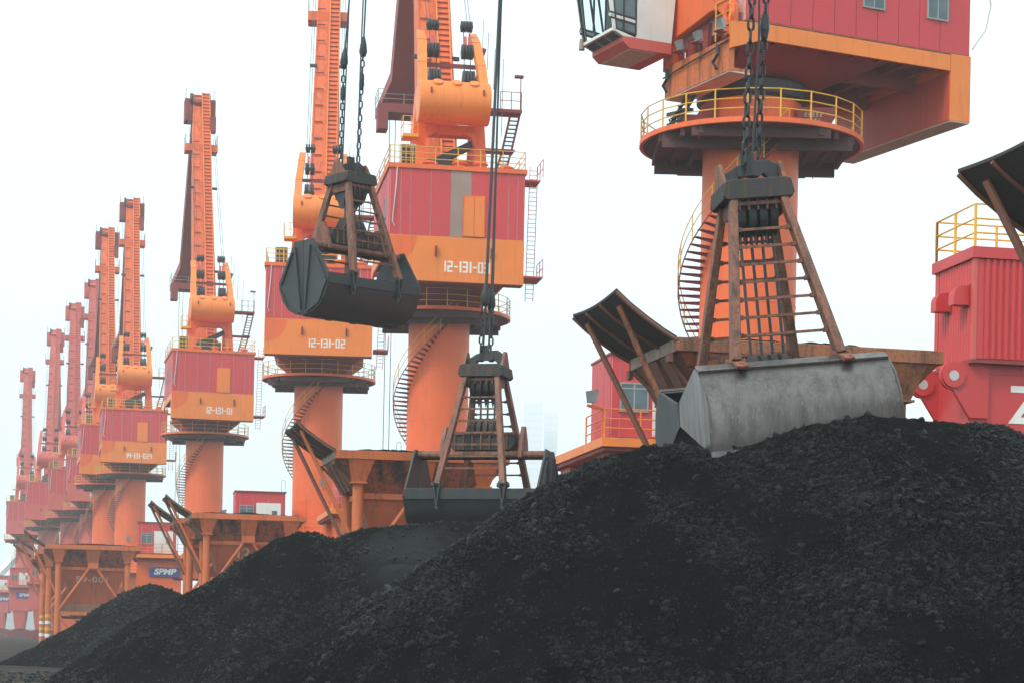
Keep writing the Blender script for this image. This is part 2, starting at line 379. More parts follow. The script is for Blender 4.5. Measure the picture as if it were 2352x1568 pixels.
def portal(t, M, pal, sign=True, cu=-6.8):
    w = pal['main']
    for (a, b) in ((-6.9, -3.1), (3.1, 6.9)):
        for (c, d) in ((-4.6, -2.6), (2.6, 4.6)):
            mb = MB(M).box(a, b, c, d, 5.0, 9.3)
            cx, cy = (a + b) / 2, (c + d) / 2
            mb.hexa([(cx - .8, cy - .7, 1.6), (cx + .8, cy - .7, 1.6), (cx + .8, cy + .7, 1.6), (cx - .8, cy + .7, 1.6)],
                    [(cx - 1.2, cy - .9, 5), (cx + 1.2, cy - .9, 5), (cx + 1.2, cy + .9, 5), (cx - 1.2, cy + .9, 5)])
            leg = mb.build('portal_leg', w, t)
            bg_ = MB(M)
            bg_.prism([(-2.3, .75), (2.3, .75), (1.6, 1.3), (.5, 1.62), (-.5, 1.62), (-1.6, 1.3)], (cx, cy + .35, 0), (1, 0, 0), (0, 0, 1), .7)
            for k in (-1.75, -.65, .65, 1.75): bg_.tube((cx + k, cy - .22, .45), (cx + k, cy + .22, .45), .42, 12)
            bg_.build('bogie', pal['dark'], leg)
    mb = MB(M).box(-3.1, 3.1, -4.3, -2.9, 7.4, 9.3).box(-3.1, 3.1, 2.9, 4.3, 7.4, 9.3)
    mb.box(-6.6, -5.0, -2.6, 2.6, 7.4, 9.3).box(5.0, 6.6, -2.6, 2.6, 7.4, 9.3)
    mb.build('portal_beam', w, t)
    MB(M).box(-7.3, 7.3, -5.5, 5.5, 9.45, 9.8).build('portal_deck', pal['alt'], t)
    MB(M).box(-7.2, 7.2, -5.35, 5.35, 9.3, 9.45).build('deck_joist', pal['dark'], t)
    rail_part(t, 'deck_railing', [(-7.2, -2, 9.8), (-7.2, -5.4, 9.8)] + [(-7.2 + 14.4 * i / 10, -5.4, 9.8) for i in range(1, 11)] + [(7.2, 0, 9.8), (7.2, 5.4, 9.8)], M=M, mat=YORANGE)
    # cabin on the deck
    cw, z0, z1 = 3.95, 9.9, 13.1
    cab = MB(M).box(cu, cu + cw, -4.7, -1.2, z0, z1).build('cabin', JOINT, t)
    Mf = M @ Matrix.Translation((0, -4.7, 0))
    e = [cu, cu + .35, cu + 1.45, cu + 2.6, cu + 3.7, cu + cw]
    panels(cab, Mf, cw, z0 + .02, z1 - .02, e, pal['house'])
    Ms = M @ Matrix.Translation((cu, -4.7, 0)) @ Matrix.Rotation(R(-90), 4, 'Z')
    panels(cab, Ms, 3.5, z0 + .02, z1 - .02, [-3.5, -2.4, -1.2, 0], pal['house'])
    MB(M).box(cu - .08, cu + cw + .08, -4.85, -1.1, z1, z1 + .09).build('cabin_roof', pal['dark'], cab)
    window_part(cab, Mf @ Matrix.Translation((cu + .9, -.06, z0 + 1.55)), 1.15, 1.15, 2, horiz=1)
    d = MB(Mf).box(cu + 1.65, cu + 3.6, -.12, -.02, z0 + .05, z0 + 2.35).build('cabin_door', WHITE, cab)
    MB(Mf).box(cu + 1.72, cu + 2.55, -.16, -.122, z0 + .1, z0 + 2.2).build('door_leaf', WHITE, d)
    MB(Mf).box(cu + 2.9, cu + 3.3, -.15, -.122, z0 + 1.1, z0 + 1.75).build('door_pane', GLASS, d)
    lp = [(cu + 3.65 + .28 * (1 - math.cos(a)) / 2, -4.4, z1 + .9 + .14 * math.sin(a)) for a in [i * math.pi / 8 for i in range(9)]]
    MB(M).path([(cu + 3.65, -4.4, z1)] + lp + [(cu + 3.93, -4.4, z1)], .022, 5).build('roof_hoop', GREY, cab)
    # lamp bracket at the deck corner
    MB(M).beam((-7.2, -5.2, 9.8), (-7.2, -5.2, 10.9), .12, .12).beam((-7.2, -5.2, 10.9), (-7.9, -5.4, 11.0), .1, .1).build('lamp_bracket', pal['main'], t)
    MB(M).hexa([(-7.95, -5.6, 11.1), (-7.6, -5.6, 11.1), (-7.65, -5.35, 11.1), (-7.9, -5.35, 11.1)],
               [(-8.05, -5.75, 11.5), (-7.5, -5.75, 11.6), (-7.6, -5.4, 11.6), (-7.95, -5.4, 11.5)]).build('floodlight', GREY, t)
    if sign:
        sb = MB(M).box(-5.55, -2.45, -4.72, -4.61, 7.5, 8.5).build('sign_board', BLUE, t)
        lettering('SPMP', LETTER, sb, M @ Matrix.Translation((-4.0, -4.73, 8.02)) @ FACE, .82, .035, 1.18, .22)

# ------------------------------------------------------------------ slewing portal crane
def crane(x, yp, Z, psi, pal, label, text='', name='portal_crane', phi=R(10), near=False, arms=True, jibd=(15, 62.5), fly=(27, 43.3), dz=0.0, grey_panel=False, disc=True, sign=True):
    p = W(x, yp, Z)
    t = thing(name, label, 'crane', (p.x, p.y, 0), 0, 'slewing portal cranes along the quay')
    Ms = Matrix.Rotation(phi, 4, 'Z'); U = Matrix.Translation((0, 0, dz)) @ Matrix.Rotation(psi, 4, 'Z')
    I = Matrix.Translation((0, 0, dz))
    n = 64 if near else 36
    portal(t, Ms, pal, sign)
    r = 2.0
    MB().lathe([(r + .25, 9.8), (r + .25, 10.1), (r, 10.25), *[q for zz in (12.6, 15.9, 19.3) for q in ((r, zz + dz), (r + .015, zz + .003 + dz), (r + .015, zz + .05 + dz), (r, zz + .053 + dz))], (r, 22.5 + dz), (r + .08, 22.9 + dz), (r + .08, 24.6 + dz)], n).build('column', pal['col'], t)
    # ring platform
    zp = 22.6
    pf = MB(I).lathe([(r, zp), (4.6, zp), (4.66, zp), (4.66, zp + .2), (4.6, zp + .2), (4.6, zp + .12), (r, zp + .12), (r, zp)], n).build('ring_platform', pal['main'], t)
    ub = MB(I)
    for k, (yy, dp) in enumerate(((-3.6, .38), (-2.4, .6), (2.4, .6), (3.6, .38))):
        L = math.sqrt(4.55 ** 2 - yy * yy); ub.box(-L, L, yy - .1, yy + .1, zp - dp, zp - .01)
    for xx in (-3.9, -3.1, -2.4, 2.4, 3.1, 3.9):
        L = math.sqrt(4.5 ** 2 - xx * xx); dp = .3
        ub.box(xx - .09, xx + .09, -L, L, zp - dp, zp - .02)
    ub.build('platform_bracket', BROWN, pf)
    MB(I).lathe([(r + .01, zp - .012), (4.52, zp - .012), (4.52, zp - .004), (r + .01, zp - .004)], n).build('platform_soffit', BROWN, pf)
    rail_part(t, 'platform_railing', [(4.6 * math.cos(a), 4.6 * math.sin(a), zp + .18) for a in [2 * math.pi * i / 22 for i in range(22)]], True, 1.15, M=I, mat=YEL, each=near, r=.026)
    spiral(t, r, zp + dz, 10.1, R(25), mat=STAIR, rmat=YEL, ntread=None)
    # slewing ring and flared seat
    MB(I).lathe([(r + .1, 24.3), (2.3, 24.42), (2.3, 24.95), (2.2, 25.05), (1.5, 25.05)], n).build('slewing_ring', BLACK, t)
    su = MB(U)
    su.hexa([(-2.0, -2.4, 25.06), (2.0, -2.4, 25.06), (2.0, 2.2, 25.06), (-2.0, 2.2, 25.06)],
            [(-3.6, -4.6, 26.05), (3.4, -4.6, 26.05), (1.2, 2.6, 26.05), (-3.6, 2.6, 26.05)])
    su.build('slewing_seat', pal['dark'], t)
    if not near:      # wide flared skirt seen under the house of the other cranes
        MB(U).hexa([(-2.05, -2.05, 23.0), (2.05, -2.05, 23.0), (2.05, 2.05, 23.0), (-2.05, 2.05, 23.0)],
                   [(-3.6, -5.2, 24.25), (3.6, -5.2, 24.25), (3.6, 2.6, 24.25), (-3.6, 2.6, 24.25)]).build('flared_skirt', pal['dark'], t)
    # underframe
    uf = MB(U)
    for yy in np.linspace(-6.4, 2.4, 8): uf.box(-4.05, 4.05 if yy < .2 else 1.0, yy - .1, yy + .1, 25.9, 26.32)
    for xx in (-1.7, 1.7): uf.box(xx - .14, xx + .14, -6.9, 2.5, 25.45, 26.3)
    uf.box(-4.08, 4.08, -6.95, .25, 26.32, 26.4).box(-4.08, 1.05, .25, 2.55, 26.32, 26.4)
    uf.build('underframe', pal['dark'], t)
    sb = MB(U)
    prof = [(-6.98, 25.8), (-6.98, 26.45), (2.4, 26.45), (3.55, 26.35), (3.55, 24.9), (2.0, 25.8)]
    prof[4] = (3.55, 25.3); prof[5] = (2.1, 25.8)
    for u in (-4.2, 4.1): sb.prism(prof if u < 0 else [(min(v, .3), max(z, 25.8)) for v, z in prof[:3]] + [(.3, 25.8)], (u, 0, 0), (0, 1, 0), (0, 0, 1), .12)
    sb.build('side_beam', pal['alt'], t)
    # counterweight box at the tail
    cw = MB(U).box(-4.22, 4.22, -8.0, -7.0, 23.75, 26.5).build('counterweight_box', pal['alt'], t)
    MB(U).box(-4.2, 4.2, -7.98, -7.02, 23.70, 23.748).build('counterweight_floor', LGREY if near else pal['dark'], cw)
    MB(U).box(-4.15, 4.15, -6.998, -6.96, 23.78, 25.75).build('counterweight_shade_plate', INNER_SHADE, cw)  # added plate, shade on the box's inner face put into its colour
    for u in (-1.15, 2.3):
        MB(U).prism([(0, .25), (.22, .3), (.2, 0), (.1, -.35), (.02, -.3)], (u - .06, -8.0, 25.6), (0, -1, 0), (0, 0, 1), .12).build('lifting_lug', pal['dark'], cw)
    if text: block_number(text, LETTER, cw, U @ Matrix.Translation((.72, -8.003, 24.68)) @ FACE, .68, .335, .105)
    if disc and not near:
        MB(U).prism([(0, 0)] + [(1.75 * math.cos(a), -1.75 * math.sin(a)) for a in [i * math.pi / 20 for i in range(11)]], (-4.2, -8.003, 26.45), (1, 0, 0), (0, 0, 1), .004 * 1).build('painted_disc', pal['main'], cw)
    # machinery house
    hz0, hz1, v0, v1 = 26.5, 30.6, -7.95, (2.9 if near else 2.4)
    hs = (MB(U).box(-4.17, 4.17, v0 + .02, .3, hz0, hz1).box(-4.17, 1.0, .3, v1, hz0, hz1) if near else MB(U).box(-4.17, 4.17, v0 + .02, v1, hz0, hz1)).build('machinery_house', JOINT, t)
    rear = U @ Matrix.Translation((0, v0 + .02, 0))
    ed = [-4.17, -3.5, -2.9, -1.65, -.4, .85, 2.05, 3.2, 3.75, 4.17]
    panels(hs, rear, 8.3, hz0 + .03, hz1 - .02, ed, pal['house'], .06, .04, {4: GREYP} if grey_panel else None)
    left = U @ Matrix.Translation((-4.17, 0, 0)) @ Matrix.Rotation(R(-90), 4, 'Z')
    lx = [-v1 + .0] + [-v1 + i * 1.035 for i in range(1, 10)] + [-v0 - .02]
    panels(hs, left, 10, hz0 + .03, hz1 - .02, lx, pal['house'], .03 if near else .045)
    right = U @ Matrix.Translation((4.17, 0, 0)) @ Matrix.Rotation(R(90), 4, 'Z')
    panels(hs, right, 10, hz0 + .03, hz1 - .02, [v0 + .02 + i * 1.1 for i in range(10)], pal['house'])
    if not near:
        dr = MB(rear).box(.35, 1.75, -.1, -.02, hz0 + .05, hz0 + 2.6).build('house_door', pal['main'], hs)
        MB(rear).box(.43, 1.03, -.14, -.102, hz0 + .08, hz0 + 2.5).build('door_leaf', pal['alt'], dr)
        MB(rear).box(1.07, 1.67, -.14, -.102, hz0 + .08, hz0 + 2.5).build('door_leaf', pal['alt'], dr)
        MB(rear).path([(-3.75, -.1, hz1 + .3), (-3.8, -.1, hz1 - 1.0), (-4.0, -.1, hz1 - 3.3), (-3.85, -.1, hz1 - 3.6)], .045, 5).build('hanging_hose', LGREY, hs)
    for lu in ((3.1, 6.26) if near else (5.6, 1.9)):
        window_part(hs, left @ Matrix.Translation((lu, -.05, 28.42 if near else 28.5)), 1.06, 1.3, 2)
    MB(U).box(-4.32, 4.32, v0 - .12, v1 + .1, hz1, hz1 + .28).build('roof_edge', pal['main'], hs)
    zr = hz1 + .28
    rp = [(-4.2, 2.2, zr), (-4.2, -1, zr), (-4.2, -4.4, zr), (-4.2, -7.9, zr)] + [(-4.2 + 8.4 * i / 6, -7.9, zr) for i in range(1, 7)] + [(4.2, -5.5, zr), (4.2, -1, zr)]
    rail_part(hs, 'roof_railing', rp, M=U, mat=YEL)
    ac = MB(U).box(-3.55, -2.55, -7.3, -6.6, zr + .05, zr + 1.35).build('air_conditioner', WHITE, t)
    g = MB(U).box(-3.42, -2.62, -7.36, -7.302, zr + .15, zr + 1.3); g.build('cooling_grille', BLACK, ac)
    gd = MB(U)
    for i in range(4): gd.box(-3.5 + i * .3, -3.45 + i * .3, -7.46, -7.38, zr, zr + 1.3)
    for i in range(3): gd.box(-3.5, -2.55, -7.44, -7.40, zr + .3 + i * .4, zr + .35 + i * .4)
    gd.build('grille_guard', YEL, ac)
    for (u, v) in ((-1.6, -6.8), (.2, -7.2), (1.5, -7.2), (3.2, -6.6)):
        MB(U).lathe([(0, zr + .5), (.25, zr + .48), (.48, zr + .38), (.48, zr + .3), (.3, zr + .3), (.3, zr)], 14, (u, v, 0)).build('roof_vent', pal['main'], t)
    # house side ladder with cages down to the ring platform
    sl_ = MB(U)
    for (a, b, c) in ((4.6, 5.1, -6.4),):
        for uu in (a, b): sl_.tube((uu, c, 23.0), (uu + .25, c + .6, 31.6), .026, 5)
        for i in range(30):
            z = 23.2 + i * .28; k = (z - 23) / 8.6; sl_.box(a + .25 * k, b + .25 * k, c + .6 * k - .03, c + .6 * k + .03, z, z + .03)
    sl_.box(4.3, 5.5, -7.6, -5.2, 24.3, 24.4).box(4.3, 5.4, -6.6, -4.8, 30.5, 30.6)
    for (a, z) in ((5.5, 24.4), (5.4, 30.6)):
        for v in (-7.5, -6.4, -5.3): sl_.tube((a, v, z), (a, v, z + 1.1), .03, 5)
        for hh in (.55, 1.1): sl_.tube((a, -7.5, z + hh), (a, -5.3, z + hh), .025, 5)
    sl_.build('side_ladder', FRED, t)
    # A-frame tower
    tw = MB(U)
    for s in (-1, 1):
        tw.hexa([(s * 2.1 - .42, -3.4, zr), (s * 2.1 + .42, -3.4, zr), (s * 2.1 + .42, -2.0, zr), (s * 2.1 - .42, -2.0, zr)],
                [(s * 1.75 - .36, -3.0, 37.0), (s * 1.75 + .36, -3.0, 37.0), (s * 1.75 + .36, -1.7, 37.0), (s * 1.75 - .36, -1.7, 37.0)])
        tw.beam((s * 2.0, 2.0, zr), (s * 1.75, -1.9, 37.0), .5, .6)
        tw.prism([(0, 0), (.8, 0), (.2, -.35), (0, -1.0)] if s < 0 else [(0, 0), (0, -1.0), (-.2, -.35), (-.8, 0)], (s * 1.62, -3.05, 34.0), (1, 0, 0), (0, 0, 1), .8)
    tw.box(-1.75, 1.75, -3.1, -2.1, 33.95, 34.6).box(-1.6, 1.6, -2.8, -1.9, 36.3, 37.0)
    tw.build('tower_frame', pal['main'], t)
    eq = MB(U).box(-1.5, 1.4, -3.8, -1.0, zr + .3, zr + .55).box(-1.3, 1.2, -3.2, -1.6, zr + .55, zr + 1.5).beam((-.6, -2.5, zr + 1.5), (1.6, -2.9, zr + 2.6), .5, .45).tube((-.9, -1.4, zr + 1.4), (1.0, -1.4, zr + 1.4), .5, 12)
    eq.build('luffing_winch', BLACK, t)
    # balance drum on its two arms
    dv, dzz, dr_ = -5.0, 35.5, 1.32
    bd = MB(U @ Matrix.Translation((0, dv, dzz)) @ Matrix.Rotation(R(90), 4, 'Y'))
    bd.lathe([(0, -2.25), (dr_ * .97, -2.25), (dr_, -2.2), (dr_, 2.2), (dr_ * .97, 2.25), (0, 2.25)], 40)
    bd = bd.build('balance_drum', pal['alt'], t)
    for k in (-1.1, 0.1, 1.2):
        Md = U @ Matrix.Translation((k, dv, dzz)) @ Matrix.Rotation(R(38), 4, 'X')
        MB(Md).lathe([(0, dr_ + .1), (.32, dr_ + .1), (.34, dr_ + .06), (.34, dr_ - .12)], 16).build('filler_cap', pal['alt'], bd)
    for k in (-1.55, 1.75):
        MB(U).box(k - .05, k + .05, dv - dr_ - .06, dv - dr_ + .2, dzz + .25, dzz + .6).build('drum_lug', pal['dark'], bd)
    for s in (-1, 1):
        a = MB(U); pts = [(s * 1.95, dv + .3, dzz + .9), (s * 1.9, dv + 1.3, dzz + 2.6), (s * 1.75, dv + 2.8, dzz + 4.5), (s * 1.7, dv + 4.4, dzz + 5.6)]
        for i in range(3): a.beam(pts[i], pts[i + 1], .55, .85 - .18 * i, (0, -1, .3), .55 - .02 * i, .85 - .18 * (i + 1))
        a.build('balance_arm', pal['alt'], t)
    an = MB(U)
    for (u, v, z, h) in ((2.1, -2.6, 39.0, 2.6), (2.4, -2.9, 38.3, 2.4), (2.8, -3.2, 37.0, 2.6), (3.3, -3.6, 33.9, 5.0)):
        an.tube((u, v, z), (u + .05, v, z + h), .025, 4)
    an.build('antenna', GREY, t)
    # tower side stair and lamp landing on the right, small landing on the left
    ss = MB(U)
    for (a, b) in (((2.9, -3.0, zr), (3.5, -3.0, zr + 2.2)), ((3.5, -3.0, zr + 2.2), (4.0, -3.0, zr + 4.6))):
        A, B = Vector(a), Vector(b)
        for o in (-.05, .55): ss.beam(A + Vector((o, 0, 0)), B + Vector((o, 0, 0)), .06, .14)
        for i in range(9): q = A.lerp(B, (i + .5) / 9); ss.box(q.x - .05, q.x + .55, q.y - .12, q.y + .12, q.z, q.z + .04)
    ss.box(2.3, 4.2, -3.6, -2.4, zr + 2.15, zr + 2.25).box(2.4, 4.6, -3.7, -2.4, zr + 4.6, zr + 4.8)
    for u in (3.2, 3.9, 4.55): ss.tube((u, -3.65, zr + 4.8), (u, -3.65, zr + 5.9), .03, 5)
    for hh in (.55, 1.1): ss.tube((3.2, -3.65, zr + 4.8 + hh), (4.55, -3.65, zr + 4.8 + hh), .025, 5)
    ss.tube((4.5, -3.6, zr + 4.8), (4.5, -3.6, zr + 6.9), .035, 5).box(4.1, 4.65, -3.8, -3.4, zr + 6.85, zr + 6.98)
    ss.build('tower_stair', pal['dark'], t)
    ll = MB(U).box(-3.0, -2.0, -3.6, -2.2, 33.6, 33.8)
    for q in ((-3.0, -3.6), (-2.5, -3.6), (-2.05, -3.6), (-3.0, -2.3)): ll.tube((q[0], q[1], 33.8), (q[0], q[1], 34.9), .03, 5)
    for hh in (34.35, 34.9): ll.path([(-2.05, -3.6, hh), (-3, -3.6, hh), (-3, -2.3, hh)], .025, 5)
    ll.build('tower_landing', YEL, t)
    # luffing pulleys
    for s in (-1.05, 1.15):
        for (v, z, k) in ((-3.3, 37.4, .62), (-2.4, 39.5, .45), (-1.8, 41.3, .34)):
            pb = MB(U)
            for q in (-.3, -.1, .1, .3): pb.tube((s + q - .07, v, z), (s + q + .07, v, z), k * 1.05, 14)
            pb.tube((s - .42, v, z), (s + .42, v, z), .12, 8)
            o = pb.build('pulley_block', BLACK, t)
            if z == 39.5:
                MB(U).tube((s - .12, v - .1, z + .2), (s - .12, v + .1, z + 1.0), .09, 6).tube((s + .12, v - .1, z + .2), (s + .12, v + .1, z + 1.0), .09, 6).build('pulley_strap', FRED, o)
        cb = MB(U)
        for q in (-.2, .2): cb.tube((s + q, -2.9, 37.5), (s + q, -1.8, 41.3), .03, 4)
        cb.build('luffing_rope', ROPE, t)
    MB(U).beam((-1.7, -2.2, 38.6), (1.9, -2.2, 38.6), .2, .25).beam((1.9, -2.2, 38.6), (2.3, -2.4, 39.8), .16, .2).beam((2.0, -2.2, 38.5), (1.6, -2.6, 36.6), .16, .2).build('tie_beam', pal['dark'], t)
    # jib
    A = Vector((0, 2.6, 31.6)); B = Vector((0, jibd[0], jibd[1])); d = (B - A).normalized(); nn = Vector((1, 0, 0)).cross(d).normalized()   # nn points back-up
    if nn.y > 0: nn = -nn
    jb = MB(U)
    K = [0, .12, .5, .84, 1.0]; wid = [2.5, 2.55, 2.25, 1.9, 1.55]; dep = [1.0, 1.9, 1.75, 1.4, 1.0]
    for i in range(4):
        jb.beam(A.lerp(B, K[i]), A.lerp(B, K[i + 1]), wid[i], dep[i], nn, wid[i + 1], dep[i + 1])
    for s in (-1, 1):
        for i in range(4):
            P, Q = A.lerp(B, K[i]) + nn * (dep[i] / 2 + .02) + Vector((s * (wid[i] / 2 - .06), 0, 0)), A.lerp(B, K[i + 1]) + nn * (dep[i + 1] / 2 + .02) + Vector((s * (wid[i + 1] / 2 - .06), 0, 0))
            jb.beam(P, Q, .14, .16, nn)
    jib = jb.build('jib', JIBO if pal is PAL_O else JIBR, t)
    # dark grease strip and stiffeners on the rear face
    gs = MB(U)
    for kk in np.linspace(.14, .8, 14):
        P = A.lerp(B, kk) + nn * 1.0; gs.box(P.x - .95, P.x - .25, P.y - .03, P.y + .03, P.z - .05, P.z + .05)
    gs.build('jib_stiffener', pal['dark'], jib)['kind'] = 'stuff'
    ld = MB(U); L0 = A.lerp(B, .04) + nn * 1.5; L1 = B + nn * 1.0
    for s in (.15, 1.0): ld.beam(L0 + Vector((s, 0, 0)), L1 + Vector((s, 0, 0)), .10, .22, nn)
    ld.build('jib_ladder', pal['alt'], jib)
    MB(U).beam(L0 + Vector((.58, 0, 0)) - nn * .08, L1 + Vector((.58, 0, 0)) - nn * .08, .74, .04, nn).build('ladder_back', pal['main'], jib)
    rg = MB(U)
    for i in range(70 if not near else 40):
        q = L0.lerp(L1, (i + .5) / 70); w_ = .07 if i % 5 == 0 else .028
        rg.box(q.x + .2, q.x + .96, q.y - .05, q.y + .05, q.z - w_ / 2, q.z + w_ / 2)
    rg.build('ladder_rung', pal['dark'], jib)['kind'] = 'stuff'
    for kk in (.30, .62):
        q = A.lerp(B, kk) + nn * .9
        for s in (-1.2, 1.35): MB(U).box(q.x + s - .3, q.x + s + .3, q.y - .15, q.y + .15, q.z - .12, q.z + .12).build('rope_roller', BLACK, jib)
    Pm = A.lerp(B, .80)
    jp = MB(U).box(-1.8, 1.8, Pm.y - 1.1, Pm.y + 1.0, Pm.z - .7, Pm.z + .1).build('jib_platform', pal['main'], jib)
    rail_part(jp, 'platform_railing', [(-1.75, Pm.y + .9, Pm.z + .1), (-1.75, Pm.y - 1.05, Pm.z + .1)], M=U, mat=GREY)
    rail_part(jp, 'platform_railing', [(1.75, Pm.y + .9, Pm.z + .1), (1.75, Pm.y - 1.05, Pm.z + .1)], M=U, mat=GREY)
    MB(U).box(.95, 1.6, Pm.y - .6, Pm.y + .6, Pm.z + 1.7, Pm.z + 3.4).build('rope_guide_box', pal['dark'], jib)
    hd = MB(U)
    for s in (-1, 1): hd.box(s * 1.3 - .42, s * 1.3 + .42, B.y - .9, B.y + 1.1, B.z - 2.9, B.z - .4)
    hd.box(-.95, .95, B.y - .6, B.y + .9, B.z - 2.4, B.z + .1)
    hd.build('jib_head', pal['fly'], jib)
    sh = MB(U)
    for s in (-.98, .98): sh.tube((s - .14, B.y - .3, B.z - .5), (s + .14, B.y - .3, B.z - .5), .85, 18)
    sh.build('head_sheave', BLACK, jib)
    wh = MB(U)
    for s in (-.2, .35): wh.tube((s, B.y, B.z), (s, B.y, B.z + 1.6), .02, 4)
    for s in (-1.6, 1.6):
        for v in (-.8, 1.0): wh.tube((s, B.y + v, B.z - .4), (s, B.y + v, B.z + .7), .025, 4)
        wh.tube((s, B.y - .8, B.z + .7), (s, B.y + 1, B.z + .7), .02, 4)
    wh.build('head_railing', GREY, jib)
    # fly jib hanging out over the ship side
    C0 = Vector((0, B.y - 1.0, B.z - .6)); C1 = Vector((0, fly[0], fly[1])); fd = (C1 - C0).normalized(); fn = Vector((1, 0, 0)).cross(fd)
    fj = MB(U)
    for (a, b, w1, w2, d1, d2) in ((0, .5, 1.7, 1.9, .9, 1.9), (.5, .9, 1.9, 2.1, 1.9, 1.7), (.9, 1.0, 2.1, 3.6, 1.7, 1.2)):
        fj.beam(C0.lerp(C1, a), C0.lerp(C1, b), w1, d1, fn, w2, d2)
    fj.box(-2.0, 2.0, C1.y - 1.4, C1.y + 1.2, C1.z - .9, C1.z - .2).box(-2.0, -1.2, C1.y - 1.4, C1.y + .2, C1.z - 2.2, C1.z - .9)
    fjo = fj.build('fly_jib', pal['fly'], t)
    ro = MB(U)
    for (u, v) in ((-.9, .5), (-.45, .5)):
        ro.tube((u, C1.y + v, C1.z - .9), (u, C1.y + v, 32 if near else 11), .03, 4)
    for s in (-1.35, -1.15, 1.25, 1.45): ro.tube((s, B.y, B.z - 1), (s * 1.0, -1.5, 41.5), .022, 4)
    ro.build('hoist_rope', ROPE, t)
    rail_part(fjo, 'fly_railing', [(-2.0, C1.y + 1.1, C1.z - .2), (-2.0, C1.y - 1.3, C1.z - .2), (0, C1.y - 1.3, C1.z - .2), (2, C1.y - 1.3, C1.z - .2)], M=U, mat=GREY)
    if near:
        near_front(t, U, pal)
    return t

